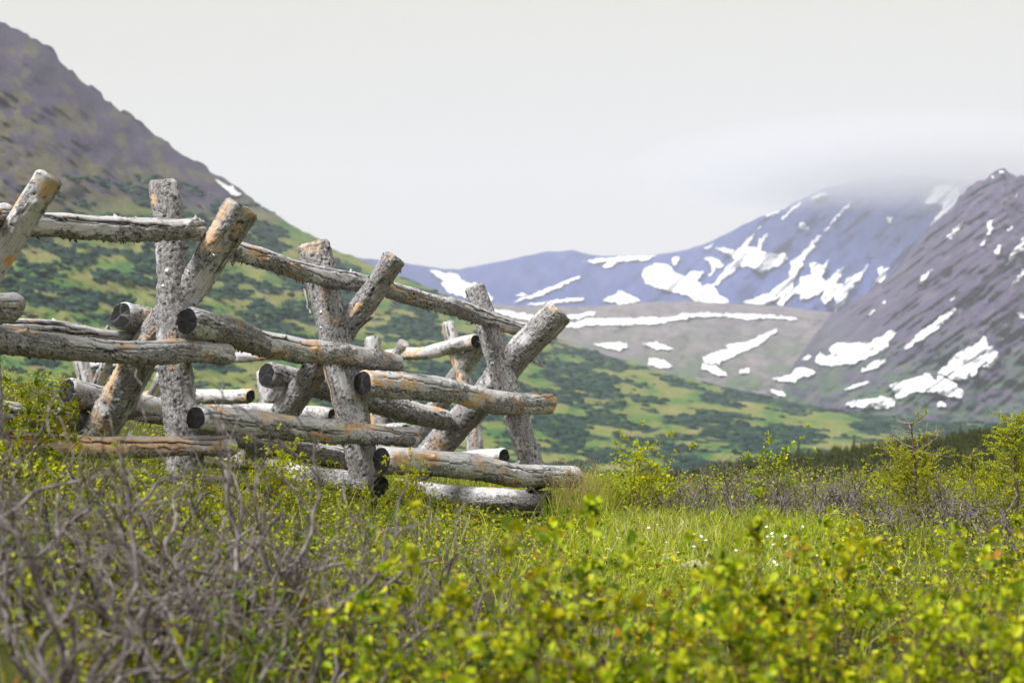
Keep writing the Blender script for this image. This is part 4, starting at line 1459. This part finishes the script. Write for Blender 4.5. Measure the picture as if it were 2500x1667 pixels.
def spruce(name, px, d, h, lean, dead_from, label, seed, bushy=1.0):
    rs = np.random.default_rng(seed)
    x, y, z = spot(px, d)
    root = empty(name, (x, y, z), label, 'tree', None)
    tb, nb, db = Build(), Build(), Build()
    n = 14
    f = np.linspace(0, 1, n)
    TP = np.stack([lean * h * f ** 1.4 + 0.02 * fbm(np.stack([f * 4, f * 0, f * 0], -1), seed, 2), 0.03 * fbm(np.stack([f * 4, f * 0 + 5, f * 0], -1), seed, 2), -0.05 + (h + 0.05) * f], 1)
    tube(tb, TP, 0.013 * (1 - 0.8 * f) + 0.003, 7)
    for i in range(int(62 * bushy)):
        ff = rs.uniform(0.12, 1.0)
        p = np.array([np.interp(ff, f, TP[:, k]) for k in range(3)])
        a = rs.uniform(0, 6.283)
        L = h * (0.16 + 0.34 * (1 - ff)) * rs.uniform(0.7, 1.25)
        dd = np.array([math.cos(a), math.sin(a), rs.uniform(0.0, 0.45)])
        out, tips = [], []
        branch(rs, p, dd / np.linalg.norm(dd), 0.0045, L, 1, out, tips, 0.16, 0.05, 0.75, 0.035)
        dead = ff > dead_from and rs.random() < 0.85
        for P, Rd in out:
            tube(db if dead else tb, P, np.maximum(Rd, 0.0014), 4)
            if not dead:
                needle_twig(nb, P, rs, tint=(0.2, 1.0))
    obj('trunk', tb.mesh('trunk'), STEM, root)
    if db.n:
        obj('dead_branches', db.mesh('dead_branches'), DEAD, root)
    obj('needles', nb.mesh('needles', False), NEEDLE, root, kind='stuff')
    return root


DEAD = mat_simple('dead_grey_wood', (0.30, 0.25, 0.225), 0.8, 0, 60, 0.4)
spruce('spruce_sapling', 2235, 10.4, 0.74, -0.05, 0.70, 'small yellow-green spruce with grey dead top twigs', 301, 0.95)
spruce('spruce_sapling', 2475, 10.0, 0.80, 0.02, 2.0, 'bright yellow-green spruce rising at the right edge', 302, 1.15)
spruce('spruce_sapling', 2390, 10.9, 0.5, -0.15, 2.0, 'low spreading yellow-green spruce left of the one at the right edge', 303, 0.8)


# low leafy ground cover, grass and dry stalks: nobody could count them
def in_grass(X, Y):
    """how grassy a spot is: the clearing right of the fence"""
    px = 1250 + X / Y * F
    w = smooth(1290, 1480, px) * smooth(2180, 1980, px) * smooth(6.2, 7.4, Y) * smooth(11.9, 11.0, Y)
    return np.clip(w + 0.25 * fbm(np.stack([X * 1.5, Y * 1.5, 0 * X], -1), 81, 3), 0, 1)


rs = np.random.default_rng(77)


def scatter(n, d0, d1, p=1.0, x0=-80, x1=2580):
    Y = d0 + (d1 - d0) * rs.uniform(0, 1, n) ** p
    px = rs.uniform(x0, x1, n)
    X = (px - 1250) / F * Y
    return X, Y


X, Y = scatter(90000, 2.6, 14.5, 0.75)
for a_, b_ in ((-900, -80), (2580, 3400)):        # the same cover goes on beside the view
    x_, y_ = scatter(22000, 2.6, 14.5, 0.75, a_, b_)
    X, Y = np.concatenate([X, x_]), np.concatenate([Y, y_])
cl = fbm(np.stack([X * 2.2, Y * 2.2, 0 * X], -1), 91, 4)
keep = rs.uniform(0, 1, len(X)) < np.clip((1 - in_grass(X, Y) * 0.9) * (0.45 + 2.6 * cl), 0.02, 1)
keep &= rs.uniform(0, 1, len(X)) < 0.45 + 0.55 * smooth(4.5, 6.5, Y)
X, Y, cl = X[keep], Y[keep], cl[keep]
Zg = ground_z(X, Y)
foot_ = smooth(1420, 1360, 1250 + X / Y * F) * smooth(9.2, 9.7, Y) * smooth(900, 960, 1250 + X / Y * F)
hgt = (1 - 0.75 * foot_) * (0.03 + 0.17 * rs.uniform(0, 1, len(X)) ** 1.2) * (0.7 + 0.8 * smooth(-0.2, 0.4, cl)) * (0.7 + 0.3 * smooth(9, 6, Y))
gb = Build()
leaves(gb, np.stack([X, Y, Zg + hgt], -1), np.stack([rs.normal(0, 1, len(X)), rs.normal(0, 1, len(X)), rs.uniform(0, 1.2, len(X))], -1),
       0.013 + 0.024 * rs.uniform(0, 1, len(X)) ** 1.8, rs, 0.72, 0.8, (0, 1))
o = obj('ground_cover', gb.mesh('ground_cover', False), LEAF, kind='stuff')
tag(o, 'low green leafy ground cover between the shrubs', 'ground cover')


def blades(b, X, Y, h, w, rs, tint, lean=0.45):
    N = len(X)
    Zg = ground_z(X, Y) - 0.01
    a = rs.uniform(0, 6.283, N)
    le = lean * rs.uniform(0.2, 1.3, N)
    dx, dy = np.cos(a) * le, np.sin(a) * le
    sa = a + rs.normal(1.57, 0.5, N)
    sx, sy = np.cos(sa), np.sin(sa)
    rows = []
    for f, wf in ((0, 1.0), (0.4, 0.9), (0.75, 0.6), (1.0, 0.08)):
        c = np.stack([X + dx * h * f ** 1.8, Y + dy * h * f ** 1.8, Zg + h * f * (1 - 0.22 * le * f)], -1)
        s = np.stack([sx, sy, 0 * sx], -1) * (w * wf)[:, None]
        rows += [c - s, c + s]
    V = np.stack(rows, 1)
    q = np.array([[0, 1, 3, 2], [2, 3, 5, 4], [4, 5, 7, 6]])
    Q = (q[None] + (np.arange(N) * 8)[:, None, None]).reshape(-1, 4)
    b.add(V.reshape(-1, 3), Q, None, np.repeat(tint, 8))


X, Y = scatter(70000, 5.8, 15.5, 0.9, 900, 2500)
k = rs.uniform(0, 1, len(X)) < np.clip(in_grass(X, Y) * 0.9 + 0.06, 0, 1)
X, Y = X[k], Y[k]
gr = Build()
dryn = fbm(np.stack([X * 1.7, Y * 2.5, 0 * X + 4], -1), 95, 3)
tint = np.clip(rs.uniform(0.1, 0.75, len(X)) + np.where(rs.uniform(0, 1, len(X)) < 0.12 + 0.9 * np.clip(dryn, 0, 1), 0.45, 0), 0, 1)
blades(gr, X, Y, rs.uniform(0.04, 0.15, len(X)) * (1 - 0.65 * smooth(1420, 1350, 1250 + X / Y * F) * smooth(9.0, 9.8, Y) * smooth(12.6, 12.2, Y)), rs.uniform(0.0012, 0.0028, len(X)), rs, tint, 1.15)
# grass behind the fence and round its right end
X, Y = scatter(8000, 12.2, 16.5, 1.0, 880, 1600)
blades(gr, X, Y, rs.uniform(0.06, 0.17, len(X)), rs.uniform(0.0015, 0.003, len(X)), rs, rs.uniform(0.2, 0.9, len(X)), 0.6)
X, Y = scatter(900, 10.9, 12.3, 1.0, 1330, 1500)
blades(gr, X, Y, rs.uniform(0.12, 0.30, len(X)), rs.uniform(0.001, 0.0020, len(X)), rs, rs.uniform(0.3, 1.0, len(X)), 0.5)
# sparse tall blades among shrubs
X, Y = scatter(2600, 3.4, 9.5, 0.8)
blades(gr, X, Y, rs.uniform(0.15, 0.38, len(X)), rs.uniform(0.001, 0.0022, len(X)), rs, rs.uniform(0.2, 1.0, len(X)), 0.7)
o = obj('grass', gr.mesh('grass'), GRASS, kind='stuff')
tag(o, 'yellow-green grass with dry blades in the clearing right of the fence', 'grass')

# flowering grass stalks at the end of the fence
sb = Build()
X, Y = scatter(170, 10.8, 12.0, 1.0, 1345, 1470)
for x, y in zip(X, Y):
    h = rs.uniform(0.25, 0.46)
    z0 = float(ground_z(x, y))
    lx, ly = rs.normal(0, 0.09), rs.normal(0, 0.09)
    f = np.linspace(0, 1, 6)
    P = np.stack([x + lx * f ** 2, y + ly * f ** 2, z0 + h * f], 1)
    tube(sb, P, np.full(6, 0.0011), 3, 0.93)
    m_ = 14
    ff = rs.uniform(0.72, 1.0, m_)
    Q = np.stack([np.interp(ff, f, P[:, i]) for i in range(3)], 1) + rs.normal(0, 0.012, (m_, 3))
    leaves(sb, Q, rs.normal(0, 0.6, (m_, 3)) + np.array([0, 0, 0.7]), rs.uniform(0.006, 0.012, m_), rs, 0.4, 0.3, (0.9, 1.0), True)
o = obj('grass_seed_heads', sb.mesh('grass_seed_heads', False), GRASS, kind='stuff')
tag(o, 'pale flowering grass stalks at the right end of the fence', 'grass')

# small white flowers in the clearing
fl = Build()
for k in range(5):
    a = k * 1.2566
    u = np.array([math.cos(a), math.sin(a), 0.25])
    t = np.array([-math.sin(a), math.cos(a), 0])
    fl.add(np.array([u * 0.001, u * 0.006 + t * 0.004, u * 0.011 + t * 0.003, u * 0.011 - t * 0.003, u * 0.006 - t * 0.004]), None, [(0, 1, 2), (0, 2, 3), (0, 3, 4)])
tube(fl, [(0, 0, -0.09), (0.004, 0, -0.05), (0, 0, 0)], [0.001, 0.001, 0.001], 3)
fl_me = fl.mesh('flower', False)
fl_me.materials.append(mat_simple('white_petal', (0.82, 0.82, 0.78), 0.6))
for i in range(55):
    px = rs.uniform(1480, 1960) if i < 42 else rs.uniform(1960, 2250)
    d = rs.uniform(7.6, 9.4) if i < 42 else rs.uniform(6.6, 8.0)
    x, y, z = spot(px, d)
    o = obj('flower', fl_me, None, None, (x, y, z + rs.uniform(0.10, 0.17)))
    o.rotation_euler = (rs.normal(0.35, 0.3), rs.normal(0, 0.3), rs.uniform(0, 6.28))
    tag(o, 'tiny white five-petalled flower among the grass of the clearing', 'flower', 'white flowers in the grass')

# half-buried stone
def stone(px, d, s, seed, label):
    th = np.linspace(0, 2 * math.pi, 28, endpoint=False)
    ph = np.linspace(0.02, math.pi - 0.02, 16)
    TH, PH = np.meshgrid(th, ph)
    N = np.stack([np.sin(PH) * np.cos(TH), np.sin(PH) * np.sin(TH), np.cos(PH)], -1)
    r = 1 + 0.35 * fbm(N * 1.6, seed, 4)
    V = N * r[..., None] * np.array(s)
    x, y, z = spot(px, d)
    o = obj('stone', mesh_np('stone', V.reshape(-1, 3), grid_quads(16, 28, True)[:, ::-1]), STONE, None, (x, y, z + s[2] * 0.45))
    tag(o, label, 'stone')


STONE = mat_simple('pinkish_stone', (0.40, 0.33, 0.28), 0.85, 0, 30, 0.3)
stone(1700, 8.3, (0.085, 0.07, 0.035), 5, 'pale reddish stone half sunk in the flowering grass')

# ------------------------------------------------------------------ the air
def box(name, lo, hi):
    v = [(x, y, z) for z in (lo[2], hi[2]) for y in (lo[1], hi[1]) for x in (lo[0], hi[0])]
    q = [(0, 2, 3, 1), (4, 5, 7, 6), (0, 1, 5, 4), (2, 6, 7, 3), (0, 4, 6, 2), (1, 3, 7, 5)]
    return mesh_np(name, v, q, smooth_shade=False)


def vol(name, col, dens, an=0.0):
    m = bpy.data.materials.new(name)
    m.use_nodes = True
    t = m.node_tree
    t.nodes.clear()
    out = t.nodes.new('ShaderNodeOutputMaterial')
    v = t.nodes.new('ShaderNodeVolumePrincipled')
    v.inputs['Color'].default_value = (*col, 1)
    v.inputs['Density'].default_value = dens
    v.inputs['Anisotropy'].default_value = an
    t.links.new(v.outputs[0], out.inputs['Volume'])
    return m


HAZE_DENSITY = 6.5e-5
o = obj('haze', box('haze', (-11500, -9000, -126), (11500, 12500, 1750)), vol('haze', (0.82, 0.865, 0.98), HAZE_DENSITY), kind='stuff')
tag(o, 'pale blue haze filling the valley air', 'haze')


def ellipsoid(name, c, s, mat):
    th = np.linspace(0, 2 * math.pi, 48, endpoint=False)
    ph = np.linspace(0.02, math.pi - 0.02, 24)
    TH, PH = np.meshgrid(th, ph)
    V = np.stack([np.sin(PH) * np.cos(TH) * s[0], np.sin(PH) * np.sin(TH) * s[1], np.cos(PH) * s[2]], -1).reshape(-1, 3)
    q = grid_quads(24, 48, True)[:, ::-1]
    t = [(j, (j + 1) % 48, 48 * 24) for j in range(48)] + [(48 * 23 + (j + 1) % 48, 48 * 23 + j, 48 * 24 + 1) for j in range(48)]
    V = np.concatenate([V, [[0, 0, s[2]], [0, 0, -s[2]]]])
    return obj(name, mesh_np(name, V, q, t), mat, None, c, 'stuff')


mc = foot(2230, 405, 6450)
MISTV = vol('mist', (0.76, 0.765, 0.78), 0.00052)
o = ellipsoid('mist', tuple(mc), (1300, 850, 215), MISTV)
for k, f_ in enumerate((0.88, 0.75, 0.62, 0.48)):
    c = ellipsoid('mist_core', (0, 0, 0), (1300 * f_, 850 * f_, 215 * f_), MISTV)
    c.parent = o
tag(o, 'white mist covering the top of the blue plateau mountain', 'mist')
